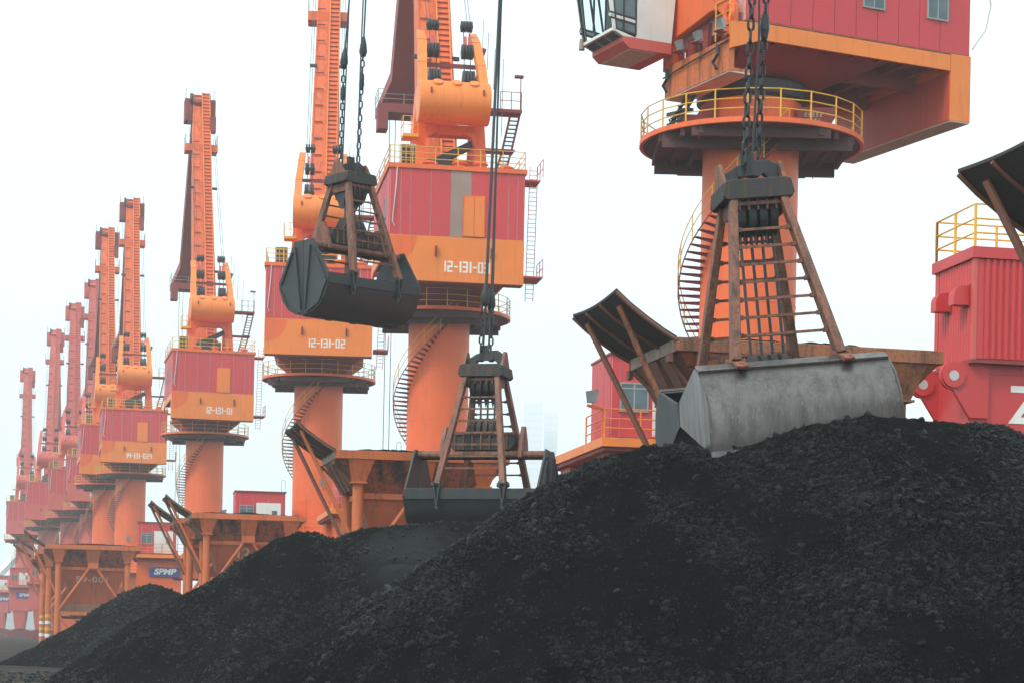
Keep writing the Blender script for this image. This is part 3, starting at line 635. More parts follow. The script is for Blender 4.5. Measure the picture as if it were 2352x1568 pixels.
def near_front(t, U, pal):
    """boom-side front of the nearest crane: front frame, jib root plates, driver's cab, floodlights"""
    fb = MB(U)
    fb.box(-4.06, 1.1, 3.3, 3.55, 24.45, 25.75).box(-4.0, 1.1, 2.5, 3.3, 24.45, 24.6).box(-4.0, 1.1, 2.55, 3.3, 25.7, 25.82)
    fb.build('front_frame', RUSTOR, t)
    MB(U).box(-4.03, 1.08, 2.55, 3.52, 24.40, 24.447).build('frame_floor', LGREY, t)
    poly = [(1.2, 25.83), (1.65, 26.6), (2.15, 27.9), (2.6, 31), (-2.4, 31), (-3.2, 27.9), (-4.05, 27.1), (-4.12, 25.95), (-3.3, 25.95), (-3.25, 26.85), (-2.9, 27.12), (-2.4, 27.2), (.5, 26.85), (.75, 26.6), (.6, 25.83)]
    MB(U).prism(poly, (0, 3.45, 0), (1, 0, 0), (0, 0, 1), .3).build('jib_root_frame', pal['main'], t, bevel=.04)
    MB(U).box(-1.6, -1.2, 2.95, 3.1, 25.85, 27.0).build('winch_guard', DRED, t)
    MB(U).box(-.4, .1, 2.93, 3.08, 25.85, 26.7).build('winch_guard', DRED, t)
    MB(U).prism([(0, 0), (1.2, .35), (1.2, .55), (0, .2)], (-2.6, 3.452, 27.55), (-1, 0, 0), (0, 0, 1), .03).build('painted_stripe', YORANGE, t)
    rl = MB(U @ Matrix.Translation((-3.9, 3.5, 26.7)) @ Matrix.Rotation(R(90), 4, 'X'))
    for r_ in (.2, .27, .34, .4): rl.path([(r_ * math.cos(a), r_ * math.sin(a), 0) for a in [i * math.pi / 10 for i in range(20)]], .03, 5, True)
    rl.build('hose_reel', pal['main'], t)
    rail_part(t, 'front_railing', [(-4.0, 2.5, 25.85), (-4.0, 3.5, 25.85), (-2.9, 3.5, 25.85)], M=U, mat=YEL, h=1.5)
    # driver's cab
    u0, u1, v0, v1 = .25, 3.0, 3.75, 6.45
    zb = 26.08
    base = MB(U).box(u0, u1, v0, v1 - .75, zb, zb + .45)
    base.hexa([(u1, v1 - .75, zb), (u0, v1 - .75, zb), (u0, v1 - .45, zb + .25), (u1, v1 - .45, zb + .25)], [(u1, v1 - .75, zb + .45), (u0, v1 - .75, zb + .45), (u0, v1 - .45, zb + .45), (u1, v1 - .45, zb + .45)])
    cab = base.build('driver_cab', FRED, t)
    MB(U).box(u0 + .1, u1 - .1, v0 + .6, v1 - .8, zb - .03, zb - .002).build('cab_floor', LGREY, cab)
    sh = MB(U)   # white shell: side with window opening, back, roof, corner posts
    for u, w in ((u0, .06), (u1 - .06, .06)):
        sh.prism([(v0, zb + .452), (5.4, zb + .452), (5.4, 29.0), (v0 - .2, 29.0)], (u, 0, 0), (0, 1, 0), (0, 0, 1), w)
        sh.prism([(5.4, zb + .452), (v1 - .45, zb + .452), (v1, zb + .66), (v1 + .02, zb + .72), (5.4, zb + .46)], (u, 0, 0), (0, 1, 0), (0, 0, 1), w)
        sh.prism([(5.4, 27.12), (v1 + .2, 27.27), (v1 + .21, 27.39), (5.4, 27.24)], (u, 0, 0), (0, 1, 0), (0, 0, 1), w)
        sh.prism([(v1 - .16, zb + .68), (v1 + .02, zb + .72), (v1 + .42, 29.0), (v1 + .2, 29.0)], (u, 0, 0), (0, 1, 0), (0, 0, 1), w)
    sh.box(u0 + .06, u1 - .06, v0, v0 + .06, zb + .452, 29.0)
    sh.beam((u0, v1, zb + .67), (u1, v1, zb + .67), .14, .12)
    sh.box(u0 - .1, u1 + .1, v0 - .1, v1 + .6, 29.0, 29.2)
    sh.build('cab_shell', WHITE, cab)
    fr = MB(U)
    for k in (0.0, .33, .6, 1.0):
        u = u0 + .1 + (u1 - u0 - .2) * k; fr.beam((u, v1 - .02, zb + .72), (u, v1 + .38, 29.0), .07, .07)
    for k in (0, 1):
        u = (u0 - .005, u1 - .055)[k]
        for a, b in (((5.42, zb + .57), (5.42, 29)), ((5.98, zb + .64), (5.98, 29)), ((6.3, zb + .68), (6.6, 29)), ((5.4, zb + .60), (6.35, zb + .72)), ((5.4, 27.08), (6.6, 27.22)), ((5.4, 27.3), (6.6, 27.44))):
            fr.beam((u + .03, a[0], a[1]), (u + .03, b[0], b[1]), .07, .07)
    fr.build('cab_window_frame', BLACK, cab)
    for u in (u0 + .02, u1 - .04):
        MB(U).prism([(5.42, zb + .59), (6.33, zb + .70), (6.65, 29.0), (5.42, 29.0)], (u, 0, 0), (0, 1, 0), (0, 0, 1), .02).build('cab_pane', GLASS if u < 1 else CABGL, cab)
    MB(U).beam((u0 + .5 * (u1 - u0), v1 - .01, zb + .72), (u0 + .5 * (u1 - u0), v1 + .39, 29.0), u1 - u0 - .2, .02, (0, 1, 0)).build('front_pane', CABGL, cab)
    lo = MB(U).hexa([(u0 + .05, v1 - .47, zb + .46), (u1 - .05, v1 - .47, zb + .46), (u1 - .05, v1 - .02, zb + .65), (u0 + .05, v1 - .02, zb + .65)],
                    [(u0 + .05, v1 - .52, zb + .60), (u1 - .05, v1 - .52, zb + .60), (u1 - .05, v1 - .07, zb + .67), (u0 + .05, v1 - .07, zb + .67)])
    lo = lo.build('floor_pane', GLASS, cab)
    fm = MB(U)
    for k in (.02, .35, .65, .98):
        u = u0 + .05 + (u1 - u0 - .1) * k; fm.beam((u, v1 - .46, zb + .45), (u, v1, zb + .64), .06, .06)
    fm.build('pane_bar', GREY, lo)
    seat = MB(U).box(1.2, 1.8, 4.8, 5.4, zb + .6, zb + .68).box(1.2, 1.8, 4.65, 4.8, zb + .68, zb + 2.0).box(.6, 1.0, 4.9, 5.6, zb + .6, zb + 1.5).box(2.0, 2.4, 4.9, 5.6, zb + .6, zb + 1.5)
    seat.build('driver_seat', BLACK, cab)
    MB(U).lathe([(.13, 0), (.09, .45), (.05, .47), (0, .47)], 12, (u1 - .1, v1 + .1, zb + .45)).build('cab_horn', GREYP, cab)
    # floodlights on the frame top
    for u in (-.6, -2.1, -3.95):
        U_ = U; U = U_ @ Matrix.Translation((u, 3.9, 26.0)) @ Matrix.Scale(.62, 4) @ Matrix.Translation((-u, -3.9, -26.0))
        fl = MB(U).box(u - .3, u + .3, 3.75, 4.05, 26.0, 26.06).hexa([(u - .28, 3.8, 26.12), (u + .28, 3.8, 26.12), (u + .22, 3.6, 26.12), (u - .22, 3.6, 26.12)], [(u - .3, 4.1, 26.62), (u + .3, 4.1, 26.62), (u + .22, 3.7, 26.75), (u - .22, 3.7, 26.75)])
        fl = fl.build('floodlight', GREY, t)
        MB(U).beam((u + .1, 3.5, 25.9), (u + .1, 4.2, 25.95), .5, .08).beam((u + .05, 3.65, 25.5), (u + .05, 3.7, 25.95), .12, .12).build('lamp_bracket', DRED, fl)
        U = U_
    pp = MB(U)
    pp.path([(-4.1, 3.62, 25.62), (-2.6, 3.64, 25.5), (-1.2, 3.64, 25.45), (.3, 3.64, 25.35), (1.1, 3.64, 25.3)], .035, 5)
    for u in (-3.3, .75): pp.path([(u, 3.65, 25.6), (u - .15, 3.7, 25.2), (u + .2, 3.72, 24.95), (u - .05, 3.7, 24.65)], .07, 6)
    pp.build('hydraulic_pipe', BLACK, t)
    # access ladder from the ring platform to the frame
    al = MB(U)
    for u in (-.3, .5): al.beam((u, 3.9, 22.75), (u, 2.9, 24.4), .1, .12)
    for i in range(6): al.box(-.3, .5, 3.82 - .17 * i, 3.94 - .17 * i, 22.95 + .27 * i, 23.0 + .27 * i)
    al.beam((-.4, 3.1, 23.75), (1.2, 3.3, 23.85), .2, .14).beam((.5, 3.2, 22.9), (1.3, 3.2, 23.7), .06, .06).beam((1.2, 3.2, 23.0), (.6, 3.2, 23.8), .06, .06)
    al.build('access_ladder', BLACK, t)
    # bracket plates above the platform, the right one with a stencilled notice
    Mv = Matrix.Identity(4)
    MB().box(-3.2, -1.7, -1.5, -1.2, 22.75, 23.6).prism([(-3.2, 22.75), (-1.6, 22.75), (-1.6, 24.2), (-2.0, 24.2), (-2.4, 23.6)], (0, -1.52, 0), (1, 0, 0), (0, 0, 1), -.1).build('bracket_plate', DRED, t)
    sp = MB().prism([(1.7, 22.75), (2.75, 22.75), (3.3, 23.6), (3.3, 24.0), (1.7, 24.0)], (0, -1.5, 0), (1, 0, 0), (0, 0, 1), -.12).build('notice_plate', DRED, t)
    nb = MB()
    for row, (z, n_, x0) in enumerate(((23.62, 5, 2.02), (23.37, 4, 2.1))):
        for i in range(n_):
            x = x0 + i * .155
            for k in range(3): nb.box(x, x + .095, -1.535, -1.524, z - .02 + k * .07, z + .012 + k * .07)
            nb.box(x + (.03 if (i + row) % 2 else .0), x + (.055 if (i + row) % 2 else .025), -1.531, -1.523, z - .02, z + .15)
            if i % 2 == 0: nb.box(x + .07, x + .095, -1.532, -1.522, z + .05, z + .15)
    nb.build('stencilled_notice', GHOST, sp)
    MB(U).path([(-4.35, -7.2, 30.8), (-4.6, -8.3, 30.0), (-4.7, -8.6, 28.6), (-4.5, -8.5, 27.6), (-4.2, -8.05, 26.8)], .03, 5).build('loose_cable', LGREY, t)

crane(1725, 312, 87, R(115), PAL_O, 'nearest orange crane with white driver cab and red house, right of the others', near=True, jibd=(13, 62), fly=(18.5, 47), sign=False)
crane(1010, 690, 136, R(9.1), PAL_O, 'orange crane numbered 12-131-03 with a grey panel on its red house', '12-131-03', grey_panel=True)
crane(733, 855, 171, R(4.6), PAL_O, 'orange crane numbered 12-131-02 behind the hanging closed grab', '12-131-02')
crane(471, 995, 222, R(13.7), PAL_O, 'orange crane numbered 12-131-01 standing free between its neighbours', '12-131-01')
crane(301, 1085, 280, R(12.9), PAL_O, 'smaller hazy orange crane numbered 14-131-024', '14-131-024')
crane(246, 1102, 302, R(14.0), PAL_O, 'hazy orange crane half hidden behind crane 14-131-024', '')
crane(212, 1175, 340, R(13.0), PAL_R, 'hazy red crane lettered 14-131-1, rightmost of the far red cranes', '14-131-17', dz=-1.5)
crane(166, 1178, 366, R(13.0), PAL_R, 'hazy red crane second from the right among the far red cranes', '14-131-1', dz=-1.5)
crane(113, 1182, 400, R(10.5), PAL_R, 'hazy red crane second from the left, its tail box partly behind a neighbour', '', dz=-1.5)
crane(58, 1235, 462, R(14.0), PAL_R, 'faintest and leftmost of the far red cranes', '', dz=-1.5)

# ------------------------------------------------------------------ red portal of a crane cut by the right frame edge
def red_portal():
    a = W(2232, 970, 63); t = thing('portal_crane', 'bright red crane base with corrugated house and white letter Z', 'crane', (a.x, a.y, 0), R(11), 'slewing portal cranes along the quay')
    zb, zt = 10.65, 13.75
    bo = MB().box(0, 6.2, 0.3, 2.8, 0, zb - .35).build('portal_leg', BRED, t)
    # house with real corrugation
    hs = MB().box(.05, 7.0, .05, 3.0, zb + .05, zt).build('machinery_house', BRED, t)
    def corr(M, L, name, st=.21, dp=.07):
        pts = []; x = .32
        while x + st < L:
            pts += [(x, 0), (x + .04, dp), (x + .12, dp), (x + .16, 0)]; x += st
        pts = [(0, 0), (0, .03), (.28, .03), (.28, 0)] + pts + [(L, 0)]
        vs = [(p[0], -p[1], zb + .08) for p in pts] + [(p[0], -p[1], zt - .02) for p in pts]; n = len(pts)
        MB(M).add(vs, [(i, i + 1, n + i + 1, n + i) for i in range(n - 1)]).build(name, BRED, hs)
    corr(Matrix.Identity(4), 7.0, 'corrugated_wall')
    ml = Matrix.Translation((0, 3.0, 0)) @ Matrix.Rotation(R(-90), 4, 'Z')
    corr(ml, 3.0, 'corrugated_wall', .2, .03)
    MB().box(-.06, .06, -.06, .06, zb + .05, zt).build('corner_post', FRED, hs)
    MB().box(-.12, 7.1, -.12, 3.1, zt, zt + .34).build('roof_parapet', BRED, hs)
    MB().box(-.08, 7.05, -.08, 3.05, zb - .06, zb + .05).build('house_sill', DRED, hs)
    MB().box(.0, 6.6, .3, 2.9, zb - .34, zb - .06).build('floor_beam', BRED, hs)
    z = zt + .34
    rail_part(hs, 'roof_railing', [(-.02, 2.98, z), (-.02, 1.5, z), (-.02, -.02, z), (2.0, -.02, z), (4.0, -.02, z), (6, -.02, z)], mat=YEL, each=True, h=1.3, r=.03, pr=.05)
    rail_part(hs, 'roof_railing', [(-.02, 2.98, z), (2, 2.98, z), (4, 2.98, z), (6, 2.98, z)], mat=YEL, each=True, h=1.3, r=.03, pr=.05)
    for v in (.3, 1.7):
        vh = MB(); poly = [(0, 0), (-.2, 0)] + [(-.2 - .3 * math.sin(a), -.3 + .3 * math.cos(a)) for a in [i * math.pi / 10 for i in range(1, 6)]] + [(-.5, -.58), (0, -.58)]
        vh.prism([(p[0], p[1]) for p in poly], (-.03, v + .42, zt - .8), (1, 0, 0), (0, 0, 1), .42)
        vo = vh.build('vent_hood', BRED, hs)
        MB().box(-.05, -.03, v - .06, v + .48, zt - 1.44, zt - .74).build('vent_flange', DRED, vo)
    for v in (.32, 2.75):
        lg = MB(); c = [(.42 * math.cos(a) - .55, .42 * math.sin(a) + .0) for a in [R(90) + i * math.pi / 8 for i in range(9)]]
        lg.prism([(.2, .42)] + c + [(.0, -1.25), (.6, -1.25), (.6, .42)], (0.0, v, zb - .45), (1, 0, 0), (0, 0, 1), .14)
        lo = lg.build('lifting_lug', BRED, t)
        MB(Matrix.Translation((-.55, v + .03, zb - .45)) @ Matrix.Rotation(R(90), 4, 'X')).lathe([(.16, -.04), (.36, -.04), (.36, .24), (.16, .24), (.16, -.04)], 24).build('lug_boss', BRED, lo)
        MB(Matrix.Translation((-.55, v + .03, zb - .45)) @ Matrix.Rotation(R(90), 4, 'X')).lathe([(0, -.05), (.155, -.05), (.155, .25), (0, .25)], 20).build('lug_hole', LGREY, lo)
    lettering('ZPMC', LETTER, bo, Matrix.Translation((3.45, .29, 9.35)) @ FACE, 1.6, .03, 1.0)
    return t
red_portal()

# ------------------------------------------------------------------ far town and shore
for (x0, x1, yt, Zt, lab, nf) in ((1203, 1247, 924, 2260, 'pale distant tower block, taller of two seen between grab and cabin', 34), (1250, 1282, 948, 2300, 'pale distant tower block, slimmer right one of the two', 30)):
    a, b = W(x0, yt, Zt), W(x1, yt, Zt)
    t = thing('office_tower', lab, 'building', (a.x, a.y, 0), 0, 'distant towers')
    w = b.x - a.x; MB().box(0, w, 0, w, 0, a.z).build('tower_wall', TOWERM, t)
    fb = MB()
    for i in range(nf): zz = a.z * (i + .5) / nf; fb.box(.6, w - .6, -.25, -.02, zz - .9, zz + .5)
    fb.build('window_band', TOWERG, t)
hm_ = MB()
pts = [(-970, 16), (-700, 40), (-500, 26), (-300, 48), (-100, 30), (20, 38), (110, 60), (210, 30), (480, 40), (720, 20), (970, 30)]
hm_.prism([(-970, 0)] + pts + [(970, 0)], (0, 2390, .02), (1, 0, 0), (0, 0, 1), -60)
structure(hm_.build('hills', plain('hill_green', (.06, .09, .06), .9)))
# pale conveyor boom far left
bt = W(36, 1278, 500); b0 = W(-60, 1375, 480)
o = MB().beam(b0, bt, 1.6, 1.4).build('conveyor_boom', BELT)
o['label'] = 'slim white boom rising at the far left behind the hoppers'; o['category'] = 'conveyor'
# ------------------------------------------------------------------ coal hoppers
def rough_heap(x0, x1, y0, y1, z0, hfun, nx=40, ny=18, amp=.1, seed=0):
    vs = []; fs = []
    for j in range(ny + 1):
        for i in range(nx + 1):
            x = x0 + (x1 - x0) * i / nx; y = y0 + (y1 - y0) * j / ny
            e = min(i, nx - i, j, ny - j)
            z = hfun(x, y) + (amp * (mnoise.noise((x * 2.1, y * 2.1, seed)) + .6 * mnoise.noise((x * 6, y * 6, seed + 5))) if e else 0)
            vs.append((x, y, z0 + z))
    n = nx + 1
    for j in range(ny):
        for i in range(nx): fs.append((j * n + i, j * n + i + 1, (j + 1) * n + i + 1, (j + 1) * n + i))
    return vs, fs

def hopper(A, label, phi=R(12.5), sc=1.0, text='', L=7.45, D=4.6, heap=True, HOPO=HOPO):
    t = thing('coal_hopper', label, 'hopper', (A.x, A.y, 0), phi, 'coal hoppers in a row on the quay')
    zr = A.z / sc
    t.scale = (sc, sc, sc)
    h = .36
    for (a, b, c, d, m) in ((0, L, 0, .22, HOPO), (0, L, D - .22, D, HOPO), (0, .22, .22, D - .22, WEAR), (L - .22, L, .22, D - .22, HOPO)):
        MB().box(a, b, c, d, zr - h, zr).build('rim_beam', m, t, bevel=.02)
    i1, z1, i2, z2 = 1.2, zr - 1.72, 2.1, zr - 4.6
    def ring(a, za, b, zb_, name, mats):
        P = lambda k, z: [(k, k * .8, z), (L - k, k * .8, z), (L - k, D - k * .8, z), (k, D - k * .8, z)]
        p, q = P(a, za), P(b, zb_)
        for s in range(4):
            e, f_ = s, (s + 1) % 4
            mb = MB(); v = [Vector(q[e]), Vector(q[f_]), Vector(p[f_]), Vector(p[e])]
            nrm = (v[1] - v[0]).cross(v[2] - v[0]).normalized() * .05
            mb.add(v + [k - nrm for k in v], [(0, 1, 2, 3), (7, 6, 5, 4), (0, 4, 5, 1), (1, 5, 6, 2), (2, 6, 7, 3), (3, 7, 4, 0)])
            mb.build(name, mats[s], t)
    ring(.12, zr - h, i1, z1, 'hopper_wall', (HOPD, HOPD, HOPD, HOPB))
    ring(i1 + .02, z1 - .24, i2, z2, 'funnel_wall', (HOPF, HOPF, HOPF, HOPB))
    w = MB()
    w.box(i1 - .1, L - i1 + .1, i1 * .8 - .1, i1 * .8 + .06, z1 - .24, z1).box(i1 - .1, i1 + .06, i1 * .8, D - i1 * .8, z1 - .24, z1).box(L - i1 - .06, L - i1 + .1, i1 * .8, D - i1 * .8, z1 - .24, z1)
    w.build('waist_beam', HOPO, t)
    MB().box(i2 - .1, L - i2 + .1, .9, D - .9, z2 - 1.1, z2 - .02).build('outlet_box', HOPB, t)
    # gussets and legs
    lx, ly = 1.05, .62
    for (x, y, sy) in ((lx, ly, 0), (L - lx, ly, 0), (lx, D - ly, D), (L - lx, D - ly, D)):
        sg = 1 if sy == 0 else -1
        MB().hexa([(x - .27, y - sg * .27, z1 + .42), (x + .27, y - sg * .27, z1 + .42), (x + .27, y + sg * .3, z1 + .42), (x - .27, y + sg * .3, z1 + .42)],
                  [(x - .52, sy + sg * .05, zr - h), (x + .62, sy + sg * .05, zr - h), (x + .62, sy + sg * .5, zr - h), (x - .52, sy + sg * .5, zr - h)]).box(x - .36, x + .36, y - .34, y + .34, z1 + .36, z1 + .42).build('gusset', HOPO, t)
        lg = MB().tube((x, y, 0), (x, y, z1 + .36), .235, 18).build('leg', HOPO, t)
        for k in range(4 if sc > 1 and not text and x < 2 else 0): MB().lathe([(.239, .9 + k * .55), (.239, 1.17 + k * .55)], 18, (x, y, 0)).build('painted_band', LETTER if k % 2 == 0 else YEL, lg)
    MB().hexa([(L / 2 - .42, .5, z1 + .35), (L / 2 + .42, .5, z1 + .35), (L / 2 + .42, .9, z1 + .35), (L / 2 - .42, .9, z1 + .35)],
              [(L / 2 - .55, .06, zr - h), (L / 2 + .55, .06, zr - h), (L / 2 + .55, .4, zr - h), (L / 2 - .55, .4, zr - h)]).box(L / 2 - .42, L / 2 + .42, .48, .9, z1 - .1, z1 + .35).build('gusset', HOPO, t)
    for v in (1.3, 2.5, 3.6):
        MB().hexa([(.75, v - .28, z1 + .1), (1.05, v - .28, z1 + .1), (1.05, v + .28, z1 + .1), (.75, v + .28, z1 + .1)],
                  [(.04, v - .4, zr - h), (.3, v - .4, zr - h), (.3, v + .4, zr - h), (.04, v + .4, zr - h)]).build('side_rib', HOPB, t)
    zb = zr - 5.4
    for s in (-1, 1):
        MB().tube((L / 2 + s * .3, .62, z1 - .1), (L / 2 + s * (L / 2 - lx), .5, zb + .15), .1, 10).build('brace', HOPO, t)
        MB().tube((L / 2 + s * (L / 2 - lx), .5, zb - .15), (L / 2 + s * .5, .6, max(.3, zb - 2.8)), .1, 10).build('brace', HOPO, t)
    MB().box(lx, L - lx, .52, .78, zb - .14, zb + .14).build('tie_beam', HOPO, t)
    MB().box(lx - .13, lx + .13, ly, D - ly, zb - .14, zb + .14).build('tie_beam', HOPO, t)
    MB().beam((lx, D - ly, zb), (lx, ly, 1.0), .14, .14).beam((L - lx, D - ly, zb), (L - lx, ly, 1.0), .14, .14).build('brace', HOPO, t)
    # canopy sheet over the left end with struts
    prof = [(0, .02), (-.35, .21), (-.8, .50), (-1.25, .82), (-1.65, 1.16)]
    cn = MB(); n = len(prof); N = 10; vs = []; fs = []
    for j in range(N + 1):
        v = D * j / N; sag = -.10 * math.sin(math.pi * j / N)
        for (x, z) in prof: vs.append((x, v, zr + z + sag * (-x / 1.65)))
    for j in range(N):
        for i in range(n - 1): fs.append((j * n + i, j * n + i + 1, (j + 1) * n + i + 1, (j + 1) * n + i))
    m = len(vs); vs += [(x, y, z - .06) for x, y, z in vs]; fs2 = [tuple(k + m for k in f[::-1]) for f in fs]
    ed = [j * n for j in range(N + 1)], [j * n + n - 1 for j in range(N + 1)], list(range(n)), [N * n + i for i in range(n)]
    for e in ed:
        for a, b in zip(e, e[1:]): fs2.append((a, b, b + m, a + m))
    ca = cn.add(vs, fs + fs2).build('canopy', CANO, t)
    for v in (.03, D * .36, D * .68, D - .03):
        MB().path([(x, v, zr + z - .10 - .10 * math.sin(math.pi * v / D) * (-x / 1.65)) for x, z in prof], .055, 6).build('canopy_rib', HOPB, ca)
    for v in (.55, D - .75):
        MB().tube((-1.42, v, zr + .80), (.85, .2 + v * .8, zr - 3.75), .085, 10).build('strut', HOPO if v < 1 else HOPB, t)
        MB().tube((-.05, v, zr - .5), (.95, .3 + v * .75, z1 + .1), .06, 8).build('strut', HOPB, t)
    MB().box(-.12, .0, D - .5, D - .2, zr - .62, zr - .38).build('strut_bracket', HOPB, t)
    MB().box(-.12, 0, .3, .6, zr - .6, zr - .38).build('strut_bracket', HOPB, t)
    if heap:
        vs, fs = rough_heap(.25, L - .25, .25, D - .25, zr, lambda x, y: .02 + .26 * max(0, math.sin(math.pi * (x - .25) / (L - .5))) * max(0, math.sin(math.pi * (y - .25) / (D - .5))) ** .5 * (.55 + .5 * mnoise.noise((x * .7, y * .5, A.x))), amp=.07, seed=A.x)
        MB().add(vs, fs).build('coal_load', COALD, t)
    if text:
        ang = math.atan2((i2 - i1) * .8, (z1 - .24) - z2)
        zt = zr - (2.5 if text == '12' else 2.7)
        k = (z1 - .24 - zt) / (z1 - .24 - z2)
        for ch, fx in (((text[0], .425), (text[1], .49)) if text == '12' else ((text, .5),)):
            M = Matrix.Translation((L * fx, (i1 + (i2 - i1) * k) * .8 - .075, zt)) @ Matrix.Rotation(R(90) + ang, 4, 'X')
            lettering(ch, GHOST, t, M, .95 if text == '12' else .66, .012, 1.25, sp=1.15)
    if text == '12':
        # walkway with rail below the funnel
        wk = MB().box(1.0, L - .3, .15, .45, zb + .02, zb + .10)
        wk.build('walkway', HOPB, t)
        rail_part(t, 'walkway_railing', [(1.35 + i * 1.45, .18, zb + .1) for i in range(4)], mat=YEL, h=1.15, r=.03, pr=.035)
    return t

hopper(Vector((10.85, 35.2, 9.85)), 'nearest coal hopper, only its dark canopy and strut show at the right edge', heap=False)
hopper(W(1555, 773, 54), 'large rusty coal hopper behind the open grab on the coal pile', HOPO=HOP1)
hopper(W(772, 1031, 87), 'rusty coal hopper behind the grab lowered onto the pile, below crane 12-131-02')
hopper(W(440, 1176, 134), 'orange coal hopper marked 12 below crane 12-131-01', text='12')
hopper(W(403, 1188, 141), 'coal hopper hidden behind hopper 12, showing its own canopy and struts')
hopper(W(104, 1248, 191), 'orange coal hopper marked 59-001 at the far left', sc=1.17, text='59-001')
hopper(W(84, 1261, 205), 'coal hopper directly behind hopper 59-001, middle one of three canopies', sc=1.17)
hopper(W(72, 1274, 221), 'hindmost coal hopper at the far left, lowest of three canopies', sc=1.17)

